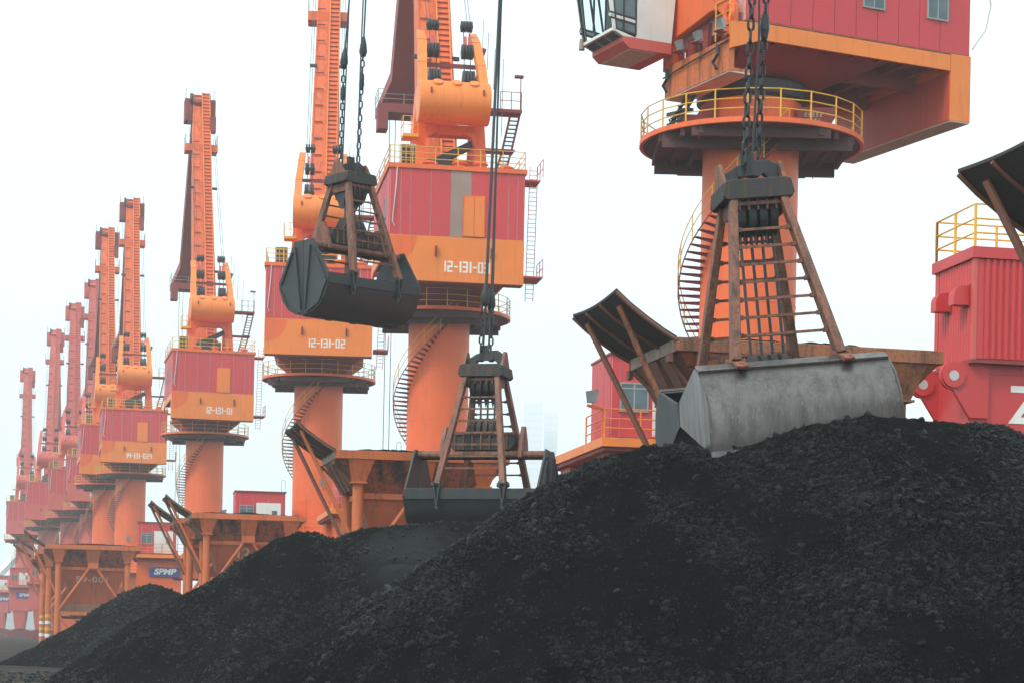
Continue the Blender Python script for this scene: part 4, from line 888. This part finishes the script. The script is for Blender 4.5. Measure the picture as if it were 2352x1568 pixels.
# ------------------------------------------------------------------ clamshell grabs
SHELL = [(-1.50, -1.30), (-1.47, -1.62), (-1.28, -2.05), (-.95, -2.40), (-.50, -2.62), (0.0, -2.68)]   # scoop plate, rim to lip (y, z from hinge)
def grab(loc, yaw, tilt, beta, label, sc=1.0, shell_m=BUCK, load=True, hl=2.25):
    t = thing('clamshell_grab', label, 'grab bucket', loc, 0, 'clamshell grabs hanging on chains')
    M = Matrix.Rotation(tilt, 4, 'Y') @ Matrix.Rotation(yaw, 4, 'Z') @ Matrix.Scale(sc, 4)
    hy = -.22
    arm = 3.9
    def pt(y, z, side):      # shell point turned about its hinge by beta; side -1 = towards -Y
        c, s = math.cos(beta), math.sin(beta); yy, zz = y - hy, z
        y2, z2 = yy * c + zz * s, -yy * s + zz * c
        return (-side * (y2 + hy) if side > 0 else (y2 + hy), z2)
    ry, rz = pt(SHELL[0][0], SHELL[0][1] + .12, -1)
    hz_ = rz + math.sqrt(arm ** 2 - (abs(ry) - .5) ** 2 - .5 ** 2)      # head pivot height
    for side in (-1, 1):
        G = M
        sp = [pt(y, z, side) for y, z in SHELL]; cen = pt(-.5, -1.2, side)
        mb = MB(G); n = len(sp); inn = [(y + (cen[0] - y) * .035, z + (cen[1] - z) * .035) for y, z in sp]
        vs = [(-hl, y, z) for y, z in sp] + [(hl, y, z) for y, z in sp] + [(-hl, y, z) for y, z in inn] + [(hl, y, z) for y, z in inn]
        fs = []
        for i in range(n - 1): fs += [(i, i + 1, n + i + 1, n + i), (2 * n + i, 3 * n + i, 3 * n + i + 1, 2 * n + i + 1)]
        fs += [(0, n, 3 * n, 2 * n), (n - 1, 3 * n - 1, 4 * n - 1, 2 * n - 1)]
        sh = mb.add(vs, fs).build('bucket_shell', shell_m, t)
        # rim band
        rb = MB(G); a, b = sp[0], sp[1]
        d = Vector((0, b[0] - a[0], b[1] - a[1])).normalized(); o = Vector((0, d.z, -d.y)) * (1 if side < 0 else -1)
        for x0, x1 in ((-hl, hl),):
            rb.beam(Vector((x0, a[0], a[1])) + d * .16 + o * .03, Vector((x1, a[0], a[1])) + d * .16 + o * .03, .07, .36, d)
        rb.build('rim_band', shell_m, sh, bevel=.015)
        li = MB(G); j = [(y_ + (cen[0] - y_) * .06, z_ + (cen[1] - z_) * .06) for y_, z_ in sp]
        li.add([(-hl + .04, y_, z_) for y_, z_ in j] + [(hl - .04, y_, z_) for y_, z_ in j], [(i, i + 1, n + i + 1, n + i) for i in range(n - 1)]).build('coal_shade_lining', BUCK, sh)  # added coal-dark sheet, paints the shade inside the shell
        lb = MB(G); e = sp[-1]; lb.beam((-hl - .03, e[0], e[1]), (hl + .03, e[0], e[1]), .12, .12)
        for x in (-1.2, 0, 1.2): lb.beam((x, e[0], e[1] - .02), (x + .25, e[0], e[1] - .02), .14, .14)
        lb.build('cutting_lip', shell_m, sh)
        for x in (-hl, hl):
            po = [pt(-.012, .14, side), pt(-.55, .14, side)] + sp[:-1] + [pt(-.012, -2.66, side)]
            po = [(q[0], q[1]) for q in po]
            ep = MB(G).prism(po, (x - .03, 0, 0), (0, 1, 0), (0, 0, 1), .06).build('end_plate', BUCK if side > 0 else shell_m, sh)
            rr = MB(G); xo = x + (.05 if x > 0 else -.05)
            P3 = lambda y, z: Vector((xo,) + tuple(pt(y, z, side)))
            rr.beam(P3(-.45, -.1), P3(-.12, -2.5), .05, .12, (1, 0, 0)).beam(P3(-.62, -.25), P3(-1.35, -1.45), .05, .10, (1, 0, 0)).beam(P3(-1.42, -1.5), P3(-.95, -2.3), .04, .09, (1, 0, 0)).beam(P3(-.95, -2.3), P3(-.2, -2.6), .04, .09, (1, 0, 0))
            if shell_m is not STEEL: rr.build('end_rib', shell_m, ep)
        # arms with brackets
        for x in (-1, 1):
            B = Vector((x * 1.12, ) + tuple(pt(SHELL[0][0] - .05, SHELL[0][1] + .12, side))); T = Vector((x * .54, side * .5, hz_))
            ar = MB(G).beam(T, B, .16, .26, (0, side, 0), .2, .30).build('grab_arm', RUSTARM, t, bevel=.02)
            bb = MB(G); e1 = Vector((B.x,) + sp[0]); e2 = Vector((B.x,) + sp[1]); dd = (e2 - e1).normalized()
            oo = Vector((0, dd.z, -dd.y)) * (1 if side < 0 else -1)
            bb.tube(B - Vector((.2, 0, 0)), B + Vector((.2, 0, 0)), .08, 10)
            if shell_m is STEEL:
                bb.beam(e1 - dd * .05 + oo * .02, e1 + dd * .12 + oo * .10, .26, .07, oo).beam(e1 + dd * .1 + oo * .10, e1 + dd * .5 + oo * .10, .24, .05, oo)
            else:
                for k in (-.12, .12): bb.beam(B + Vector((k, 0, .12)), e2 + dd * .22 + oo * .06, .05, .26, (0, side, 0))
                bb.beam(e1 - dd * .04 + oo * .02, e2 + dd * .34 + oo * .05, .14, .08, oo)
            bb.build('arm_bracket', RUSTARM if shell_m is STEEL else shell_m, ar)
            if shell_m is STEEL:      # shackle hanging on the strap
                hk = MB(G); q = e1 + dd * .3 + oo * .14
                hk.path([q + Vector((.08, 0, 0)), q + dd * .18 + Vector((.08, 0, 0)), q + dd * .25, q + dd * .18 - Vector((.08, 0, 0)), q - Vector((.08, 0, 0))], .03, 6)
                hk.build('clamp_shackle', CLAMP, ar)
        TL, BL = Vector((-.54, side * .5, hz_)), Vector((-1.12,) + tuple(pt(SHELL[0][0] - .05, SHELL[0][1] + .12, side)))
        for k in range(7):
            q = TL.lerp(BL, .20 + .108 * k)
            MB(G).beam((q.x, q.y, q.z), (-q.x, q.y, q.z), .045, .055).box(q.x + .08, q.x + .18, q.y - .05, q.y + .05, q.z - .045, q.z + .045).box(-q.x - .18, -q.x - .08, q.y - .05, q.y + .05, q.z - .045, q.z + .045).build('ladder_rung', RUSTARM, t)
    # lower block: cross beam, hinge tubes, sheaves, link arms to the shells
    lo = MB(M).prism([(-1.0, .05), (1.0, .05), (1.15, .3), (1.1, .62), (-1.1, .62), (-1.15, .3)], (0, .32, .1), (1, 0, 0), (0, 0, 1), .64)
    lo = lo.build('lower_block', HEADM, t, bevel=.02)
    lbv = MB(M)
    for k in range(7): lbv.box(-.95 + .3 * k, -.90 + .3 * k, -.37, -.322, .16, .7)
    lbv.box(-1.12, 1.12, -.38, -.322, .66, .74)
    lbv.build('block_rib', RUSTARM, lo)
    for y in (-.24, .24): MB(M).tube((-hl, y, .0), (hl, y, .0), .13, 14).build('hinge_tube', RUSTARM, t)
    for x in (-1.35, 1.35):
        MB(M).prism([(-.5, -.1), (.5, -.1), (.35, .5), (.1, .95), (-.1, .95), (-.35, .5)], (x - .06, 0, .0), (0, 1, 0), (0, 0, 1), .12).build('side_cheek', RUSTARM, lo)
    sv = MB(M)
    for k in (-.33, -.11, .11, .33): sv.tube((k - .07, 0, .82), (k + .07, 0, .82), .42, 18)
    sv.build('lower_sheave', HEADM, lo)
    MB(M).prism([(-.62, .72), (.62, .72), (.5, .95), (.3, 1.08), (-.3, 1.08), (-.5, .95)], (0, .3, 0), (1, 0, 0), (0, 0, 1), .05).prism([(-.62, .72), (.62, .72), (.5, .95), (.3, 1.08), (-.3, 1.08), (-.5, .95)], (0, -.25, 0), (1, 0, 0), (0, 0, 1), .05).build('sheave_cheek', HEADM, lo)
    # head
    h0 = hz_ - .05
    hd = MB(M).prism([(-.78, .08), (-.7, .0), (.7, .0), (.78, .08), (.72, .38), (.62, .42), (-.62, .42), (-.72, .38)], (0, .68, h0), (1, 0, 0), (0, 0, 1), .1)
    hd.prism([(-.78, .08), (-.7, .0), (.7, .0), (.78, .08), (.72, .38), (.62, .42), (-.62, .42), (-.72, .38)], (0, -.58, h0), (1, 0, 0), (0, 0, 1), .1)
    hd.box(-.76, -.66, -.58, .58, h0 + .02, h0 + .36).box(.66, .76, -.58, .58, h0 + .02, h0 + .36).box(-.65, .65, -.575, .575, h0 + .1, h0 + .34)
    hd = hd.build('grab_head', HEADM, t, bevel=.02)
    us = MB(M)
    for k in (-.36, -.12, .12, .36):
        us.tube((k - .08, 0, h0 - .25), (k + .08, 0, h0 - .25), .45, 18)
        us.prism([(-.4, .05), (.4, .05), (.16, -.75), (0, -.95), (-.16, -.75)], (k - .11, 0, h0), (0, 1, 0), (0, 0, 1), .02)
    us.build('head_sheave', BLACK, hd)
    gp = MB(M)
    for x in (-.52, .52): gp.prism([(-.6, 0), (.6, 0), (.55, -.18), (.25, -.3), (-.25, -.3), (-.55, -.18)], (x - .05, 0, h0), (0, 1, 0), (0, 0, 1), .1)
    for k in range(5): gp.box(-.44 + .2 * k, -.40 + .2 * k, -.56, -.5, h0 - .22, h0 + .02)
    gp.box(-.5, .5, -.57, -.51, h0 - .12, h0 - .04)
    gp.build('head_cheek', RUSTARM, hd)
    Y = M @ Matrix.Translation((0, 0, h0 + .40)) @ Matrix.Scale(.78, 4) @ Matrix.Rotation(R(7), 4, 'Y').inverted()
    eq = MB(Y).prism([(-.78, .02), (-.5, .02), (-.32, .26), (.35, .30), (.55, .06), (.8, .06), (.84, .42), (.6, .62), (.1, .66), (-.35, .58), (-.75, .40)], (0, .12, 0), (1, 0, 0), (0, 0, 1), .24)
    eq = eq.build('equalizer_beam', BLACK, hd, bevel=.02)
    MB(M).tube((-.2, -.12, h0 + .7), (-.2, .2, h0 + .7), .12, 10).tube((.14, -.14, h0 + .72), (.14, .2, h0 + .72), .15, 10).beam((-.05, -.06, h0 + .6), (-.05, -.06, h0 + 1.1), .3, .12).build('pivot_pin', BLACK, hd)
    for s in (-1, 1): MB(M).prism([(-.45, 0), (.45, 0), (.12, .5), (-.12, .5)], (s * .66 - .04, 0, h0 + .38), (0, 1, 0), (0, 0, 1), .08).build('head_lug', RUSTARM, hd)
    rp = MB(M)
    for k in (-.36, -.12, .12, .36): rp.tube((k, -.1, .9), (k, -.1, h0 + .1), .035, 6)
    rp.build('closing_rope', ROPE, t)
    if load:
        prf = lambda x, y: -.05 + (.55 - .22 * abs(y)) * (1 - (abs(x) / 2.2) ** 4) * .55 + .12 * mnoise.noise((x, y, 3))
        vs, fs = rough_heap(-2.2, 2.2, -1.42, 1.42, -1.42, prf, 34, 24, .09, 11)
        MB(M).add(vs, fs).build('coal_load', COALD, t)
    top = M @ Vector((0, 0, h0 + 1.1))
    return t, t.location + top, M

def link_mesh(w=.175, l=.31, r=.03, name='chain_link'):
    a = l / 2 - w / 2; rr = w / 2 - r * .0
    pts = [((w / 2 - r) * math.cos(q), 0, a + (w / 2 - r) * math.sin(q)) for q in [math.pi * i / 5 for i in range(6)]] + [((w / 2 - r) * math.cos(q), 0, -a + (w / 2 - r) * math.sin(q)) for q in [math.pi + math.pi * i / 5 for i in range(6)]]
    return MB().path(pts, r, 6, True).mesh(name, CHAIN)

LINK = link_mesh()
def hoist_chain(pts, label, rope_to=None, link=1.0, pear=None, pear_s=1.0):
    """a chain along pts (world), bottom first, then a wire rope up to rope_to"""
    o = Vector(pts[0]); t = thing('hoist_chain', label, 'chain', o, 0, 'chains and ropes carrying the grabs')
    P = [Vector(p) - o for p in pts]; ln = [0]
    for a, b in zip(P, P[1:]): ln.append(ln[-1] + (b - a).length)
    def at(s):
        for i in range(len(P) - 1):
            if s <= ln[i + 1] or i == len(P) - 2:
                d = (P[i + 1] - P[i]).normalized(); return P[i] + d * (s - ln[i]), d
    pitch = .31 * link - 2.1 * .03 * link; s = 0; i = 0
    while s < ln[-1]:
        q, d = at(s)
        M = Matrix.Translation(q) @ d.to_track_quat('Z', 'Y').to_matrix().to_4x4() @ Matrix.Rotation(R(12 + 90 * (i % 2) + random.uniform(-14, 14)), 4, 'Z') @ Matrix.Scale(link, 4)
        inst(LINK, 'chain_link', t, M); s += pitch; i += 1
    if pear is not None:
        for s_ in pear:
            q, d = at(s_); M = Matrix.Translation(q) @ d.to_track_quat('Z', 'Y').to_matrix().to_4x4() @ Matrix.Scale(pear_s, 4)
            M = M @ Matrix.Scale(.8, 4); MB(M).lathe([(0, -.42), (.10, -.36), (.14, -.12), (.12, .16), (.06, .40), (0, .46)], 12).box(-.17, .17, -.05, .05, -.16, -.06).build('chain_connector', CHAIN, t)
    if rope_to is not None:
        e = P[-1]; r0 = MB().path([e] + [Vector(q) - o for q in rope_to], .035 * max(1, link * .9), 6).build('wire_rope', ROPE, t)
        d = (Vector(rope_to[0]) - o - e).normalized()
        M = Matrix.Translation(e) @ d.to_track_quat('Z', 'Y').to_matrix().to_4x4() @ Matrix.Scale(link, 4)
        MB(M).lathe([(0, -.2), (.10, -.16), (.15, .0), (.12, .25), (.045, .55), (0, .56)], 12).build('rope_socket', CHAIN, t)
    return t

def wire(pts, label, r=.035):
    o = Vector(pts[0]); t = MB().path([Vector(p) - o for p in pts], r, 6).build('wire_rope', ROPE, None)
    t.location = o; t['label'] = label; t['category'] = 'rope'; t['group'] = 'chains and ropes carrying the grabs'
    return t

# grab 1: closed, in the air at upper left
Z1 = 84
g1, top1, M1 = grab(W(805, 578, Z1), R(44), R(-1), 0.0, 'closed dark grab full of coal hanging in front of crane 12-131-02', 1.05)
hoist_chain([W(782, 388, Z1 - .4), W(790, 145, Z1 - .4)], 'left chain of the closed hanging grab', [W(804, -20, Z1 - .4), W(822, -420, Z1 - .4)], 1.12, [3.05], 1.0)
hoist_chain([W(822, 382, Z1 + .4), W(834, 120, Z1 + .4)], 'right chain of the closed hanging grab', [W(841, -20, Z1 + .4), W(856, -420, Z1 + .4)], 1.12, [3.4], 1.0)
wire([W(786, 390, Z1 + .3), W(797, 120, Z1 + .3), W(803, -20, Z1 + .3), W(818, -420, Z1 + .3)], 'thin rope just beside the left chain of the closed grab', .03)
wire([W(820, 384, Z1 - .2), W(828, 150, Z1 - .2), W(835, -20, Z1 - .2), W(850, -420, Z1 - .2)], 'thin rope just beside the right chain of the closed grab', .03)

# grab 2: lowered beside the pile in the middle
Z2 = 73
g2, top2, M2 = grab(W(1112, 1045, Z2), R(-15), 0.0, R(3), 'dark grab half sunk behind the coal pile in the middle of the picture', 1.05)
hoist_chain([W(1104, 798, Z2 - .2), W(1108, 745, Z2 - .2), W(1114, 690, Z2 - .2)], 'left chain of the middle grab', [W(1147, -10, Z2 - .2), W(1166, -420, Z2 - .2)], 1.1)
hoist_chain([W(1127, 802, Z2 + .2), W(1129, 760, Z2 + .2), W(1128, 700, Z2 + .2)], 'right chain of the middle grab', [W(1152, -10, Z2 + .2), W(1172, -420, Z2 + .2)], 1.1, [1.1], .9)
wire([W(1110, 800, Z2), W(1119, 640, Z2), W(1149, -10, Z2), W(1168, -420, Z2)], 'left of two bare ropes above the middle grab')
wire([W(1122, 800, Z2 + .1), W(1133, 640, Z2 + .1), W(1150, -10, Z2 + .1), W(1170, -420, Z2 + .1)], 'right of two bare ropes above the middle grab')

# grab 3: open and tilted on top of the near pile
Z3 = 47
g3, top3, M3 = grab(W(1772, 945, Z3), R(7), R(-6.5), R(72), 'open grab with scoured steel shell, tilted on top of the near coal pile', 1.05, STEEL, load=False, hl=2.0)
hoist_chain([W(1711, 366, Z3 - .2), W(1718, 200, Z3 - .2), W(1728, -10, Z3 - .2), W(1738, -300, Z3 - .2)], 'left heavy chain of the open grab on the near pile', None, 1.12)
hoist_chain([W(1741, 358, Z3 + .1), W(1748, 200, Z3 + .1), W(1756, 70, Z3 + .1), W(1760, -10, Z3 + .1), W(1766, -300, Z3 + .1)], 'right heavy chain of the open grab on the near pile', None, 1.12, [2.95], 1.0)
wire([W(1728, 362, Z3), W(1736, 220, Z3), W(1743, 100, Z3), W(1744, -10, Z3), W(1750, -300, Z3)], 'single rope running between the two heavy chains of the open grab', .026)

# ------------------------------------------------------------------ coal piles
def vnoise(x, y, seed):
    """value noise on arrays"""
    xi = np.floor(x).astype(np.int64); yi = np.floor(y).astype(np.int64); fx = x - xi; fy = y - yi
    fx = fx * fx * (3 - 2 * fx); fy = fy * fy * (3 - 2 * fy)
    def h(a, b):
        v = (a * 374761393 + b * 668265263 + seed * 974634647) & 0x7fffffff
        v = ((v ^ (v >> 13)) * 1274126177) & 0x7fffffff
        return ((v ^ (v >> 16)) & 0xffff) / 65535.0
    return (h(xi, yi) * (1 - fx) + h(xi + 1, yi) * fx) * (1 - fy) + (h(xi, yi + 1) * (1 - fx) + h(xi + 1, yi + 1) * fx) * fy - .5

ICO = None
def ico():
    global ICO
    if ICO is None:
        p = (1 + 5 ** .5) / 2
        v = np.array([(-1, p, 0), (1, p, 0), (-1, -p, 0), (1, -p, 0), (0, -1, p), (0, 1, p), (0, -1, -p), (0, 1, -p), (p, 0, -1), (p, 0, 1), (-p, 0, -1), (-p, 0, 1)], float)
        v /= np.linalg.norm(v[0])
        f = np.array([(0, 11, 5), (0, 5, 1), (0, 1, 7), (0, 7, 10), (0, 10, 11), (1, 5, 9), (5, 11, 4), (11, 10, 2), (10, 7, 6), (7, 1, 8), (3, 9, 4), (3, 4, 2), (3, 2, 6), (3, 6, 8), (3, 8, 9), (4, 9, 5), (2, 4, 11), (6, 2, 10), (8, 6, 7), (9, 8, 1)])
        ICO = v, f
    return ICO

def lump_variants(n=30, seed=3):
    r = np.random.default_rng(seed); v, f = ico(); out = []
    for _ in range(n):
        k = v * (1 + r.uniform(-.32, .28, (12, 1)))
        d = r.normal(size=(5, 3)); d /= np.linalg.norm(d, axis=1)[:, None]
        for q in d:      # cleave flat faces
            c = r.uniform(.45, .75); s = k @ q; k = k - np.outer(np.maximum(0, s - c), q)
        k *= np.array([1, r.uniform(.6, .95), r.uniform(.42, .75)])
        out.append(k)
    return np.array(out), f

LV, LF = lump_variants()
_r = np.random.default_rng(9)
OF = np.array([(0, 2, 4), (2, 1, 4), (1, 3, 4), (3, 0, 4), (2, 0, 5), (1, 2, 5), (3, 1, 5), (0, 3, 5)])
OV = np.array([np.array([(1, 0, 0), (-1, 0, 0), (0, 1, 0), (0, -1, 0), (0, 0, 1), (0, 0, -1)], float) * _r.uniform(.7, 1.2, (6, 1)) * np.array([1, .8, .65]) + _r.normal(0, .22, (6, 3)) for _ in range(30)])
def fast_mesh(name, V, Fc, mat, smooth=False):
    me = bpy.data.meshes.new(name); k = Fc.shape[1]
    me.vertices.add(len(V)); me.vertices.foreach_set('co', np.ascontiguousarray(V, dtype=np.float32).ravel())
    me.loops.add(Fc.size); me.loops.foreach_set('vertex_index', np.ascontiguousarray(Fc, dtype=np.int32).ravel())
    me.polygons.add(len(Fc)); me.polygons.foreach_set('loop_start', np.arange(0, Fc.size, k, dtype=np.int32))
    me.update(calc_edges=True); me.materials.append(mat)
    if smooth: me.shade_smooth()
    else: me.shade_flat()
    return me

LUMPS = [fast_mesh('coal_lump', LV[i], LF, COALL) for i in range(12)]

def coal_pile(sil, Z0, slope, yfront, yback, res, n_st, n_mid, s_lo, s_hi, n_big, label, seed, x_clip=None, terrace=None, rough=.075):
    S_ = np.array([[W(x, y, Z0).x, W(x, y, Z0).z] for x, y in sil])
    x0, x1 = S_[0, 0], S_[-1, 0]
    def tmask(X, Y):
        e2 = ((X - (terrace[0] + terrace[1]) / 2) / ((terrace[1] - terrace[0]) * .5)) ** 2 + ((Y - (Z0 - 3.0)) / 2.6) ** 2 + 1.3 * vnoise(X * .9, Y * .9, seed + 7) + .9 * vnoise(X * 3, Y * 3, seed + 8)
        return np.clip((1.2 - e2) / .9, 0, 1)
    def height(X, Y):
        zr = np.interp(X, S_[:, 0], S_[:, 1])
        yr = Z0 + 1.1 * vnoise(X * .28, X * 0 + 3.3, seed) * 2
        d = Y - yr; rr = .55
        k = slope * (1 + .16 * vnoise(X * .5, Y * .35, seed + 9))
        z = zr - k * (np.sqrt(d * d + rr * rr) - rr)
        w = np.clip(np.abs(d) / 2.0, .25, 1)
        z = z + w * (.34 * vnoise(X * .45, Y * .45, seed + 1) + .17 * vnoise(X * 1.1, Y * 1.1, seed + 2)) + rough * (vnoise(X * 2.6, Y * 2.6, seed + 3) + .55 * vnoise(X * 6.5, Y * 6.5, seed + 4) + .4 * vnoise(X * 13, Y * 13, seed + 5))
        if terrace is not None:      # flattened, driven-over shelf on the front slope
            m = tmask(X, Y)
            zt = terrace[2] - terrace[3] * np.maximum(0, Z0 - 1.0 - Y) + .10 * vnoise(X * 1.0, Y * 1.0, seed + 6) + .03 * vnoise(X * 5, Y * 5, seed + 7)
            z = z * (1 - m) + np.maximum(z, zt) * m
        return z
    xs = np.arange(x0, x1 + res, res); ys = np.arange(Z0 - yfront, Z0 + yback + res, res)
    X, Y = np.meshgrid(xs, ys); Zh = height(X, Y)
    nx, ny = len(xs), len(ys); idx = np.arange(nx * ny).reshape(ny, nx)
    Q = np.stack([idx[:-1, :-1], idx[:-1, 1:], idx[1:, 1:], idx[1:, :-1]], -1).reshape(-1, 4)
    keep = (Zh.ravel()[Q].max(1) > -.12); Q = Q[keep]
    used = np.unique(Q); rm = -np.ones(nx * ny, int); rm[used] = np.arange(len(used))
    V = np.stack([X.ravel(), Y.ravel(), Zh.ravel()], -1)[used]
    org = np.array([S_[:, 0].mean(), Z0, 0]); V = V - org
    pm = fast_mesh('coal_pile', V, rm[Q], COALD, True)
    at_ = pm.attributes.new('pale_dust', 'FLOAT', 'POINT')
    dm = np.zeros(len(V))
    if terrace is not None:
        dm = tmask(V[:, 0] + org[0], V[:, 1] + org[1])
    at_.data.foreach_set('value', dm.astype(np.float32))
    o = bpy.data.objects.new('coal_pile', pm); COL.objects.link(o)
    o.location = org; o['label'] = label; o['category'] = 'coal pile'; o['group'] = 'coal piles'
    # loose lumps, gathered in patches and runs
    r = np.random.default_rng(seed + 50)
    N = n_st * 4
    px = r.uniform(x0, x1, N); py = r.uniform(Z0 - yfront, Z0 + 1.2, N)
    pz = height(px, py)
    e = .05; sl = np.stack([height(px + e, py) - pz, height(px, py + e) - pz], -1) / e
    dens = np.clip(.34 + 1.25 * vnoise(px * .9 + py * .2, py * .45, seed + 20) + .8 * vnoise(px * 2.4, py * 1.5, seed + 21), .06, 1)
    ok = (pz > .05) & (r.uniform(size=N) < dens)
    if terrace is not None: ok &= r.uniform(size=N) > 1.0 * tmask(px, py) ** .6 - .22
    if x_clip: ok &= (px < x_clip)
    # keep what the camera could see sideways with a margin
    ok &= np.abs(px / py) < .30
    ii = np.nonzero(ok)[0][:n_st]; px, py, pz, sl = px[ii], py[ii], pz[ii], sl[ii]; n = len(ii)
    size = s_lo * np.clip(r.pareto(2.1, n) * .6 + .5, .5, s_hi / s_lo)
    var = r.integers(0, len(LV), n)
    ax = r.normal(size=(n, 3)); ax /= np.linalg.norm(ax, axis=1)[:, None]; an = r.uniform(0, math.pi, n)
    c, s = np.cos(an), np.sin(an); K = np.zeros((n, 3, 3))
    K[:, 0, 1] = -ax[:, 2]; K[:, 0, 2] = ax[:, 1]; K[:, 1, 0] = ax[:, 2]; K[:, 1, 2] = -ax[:, 0]; K[:, 2, 0] = -ax[:, 1]; K[:, 2, 1] = ax[:, 0]
    Rm = np.eye(3)[None] + s[:, None, None] * K + (1 - c)[:, None, None] * (K @ K)
    big = np.argsort(-size / py)[:n_big]; msk = np.ones(n, bool); msk[big] = False
    P = np.stack([px, py, pz + size * .18], -1) - org
    def bake(k, LVx, LFx, name):
        if not len(k): return
        nv = LVx.shape[1]
        VV = np.einsum('nij,nvj->nvi', Rm[k], LVx[var[k]]) * size[k][:, None, None] + P[k][:, None, :]
        FF = (LFx[None] + (np.arange(len(k)) * nv)[:, None, None]).reshape(-1, 3)
        q = bpy.data.objects.new(name, fast_mesh(name, VV.reshape(-1, 3), FF, COALL)); COL.objects.link(q); q.parent = o; q['kind'] = 'stuff'
    order = np.argsort(-size / py); mid = order[n_big:n_big + n_mid]; small = order[n_big + n_mid:]
    bake(mid, LV, LF, 'loose_coal'); bake(small, OV, OF, 'coal_fines')
    for b in big:
        M = Matrix.Translation(P[b]) @ Matrix([list(q) + [0] for q in Rm[b]] + [[0, 0, 0, 1]]) @ Matrix.Scale(size[b], 4)
        inst(LUMPS[var[b] % 12], 'coal_lump', o, M)
    return o

coal_pile([(430, 1660), (560, 1568), (700, 1478), (900, 1350), (1000, 1283), (1100, 1215), (1180, 1158), (1240, 1122), (1290, 1096), (1340, 1072), (1400, 1049), (1450, 1038), (1500, 1024), (1560, 1020), (1640, 1026), (1700, 1014), (1760, 1003), (1820, 985), (1870, 974), (1930, 966), (1990, 955), (2040, 962), (2120, 968), (2250, 970), (2310, 974), (2345, 990), (2450, 1040), (2700, 1200)],
          44.3, .62, 11.5, 9, .07, 150000, 20000, .0160, .105, 260, 'large near coal pile filling the right foreground, with coarse black lumps', 1, x_clip=11.5)
coal_pile([(60, 1600), (130, 1545), (235, 1478), (330, 1420), (400, 1384), (450, 1358), (480, 1343), (520, 1315), (560, 1288), (600, 1262), (640, 1238), (690, 1223), (735, 1230), (765, 1242), (800, 1225), (850, 1214), (900, 1212), (1000, 1203), (1100, 1200), (1200, 1195), (1300, 1190), (1500, 1200), (1700, 1300)],
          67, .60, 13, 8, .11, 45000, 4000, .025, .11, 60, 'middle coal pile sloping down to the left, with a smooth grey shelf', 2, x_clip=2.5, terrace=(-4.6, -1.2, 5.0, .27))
coal_pile([(-160, 1590), (-60, 1545), (0, 1520), (55, 1493), (83, 1479), (156, 1442), (184, 1422), (220, 1397), (276, 1364), (322, 1346), (340, 1341), (367, 1343), (404, 1358), (441, 1374), (520, 1410), (640, 1450), (760, 1500)],
          108, .58, 12, 9, .16, 16000, 500, .045, .15, 20, 'far small coal pile at the left in front of hopper 59-001', 4)

# lumps spilled on the quay at the foot of the piles
def spill():
    r = np.random.default_rng(77); n = 900
    y = r.uniform(52, 92, n); x = -.232 * y + r.normal(0, 1.3, n) + r.uniform(-.5, 2.5, n); z = np.full(n, .02); sz = np.clip(r.pareto(2.2, n) * .04 + .03, .03, .16)
    a = r.uniform(0, 6.28, n); c, q = np.cos(a), np.sin(a); v = LV[r.integers(0, 30, n)]
    V = np.stack([v[:, :, 0] * c[:, None] - v[:, :, 1] * q[:, None], v[:, :, 0] * q[:, None] + v[:, :, 1] * c[:, None], v[:, :, 2]], -1) * sz[:, None, None] + np.stack([x, y, z + sz * .3], -1)[:, None, :]
    o = bpy.data.objects.new('spilled_coal', fast_mesh('spilled_coal', V.reshape(-1, 3), (LF[None] + (np.arange(n) * 12)[:, None, None]).reshape(-1, 3), COALL)); COL.objects.link(o); o['kind'] = 'stuff'
spill()
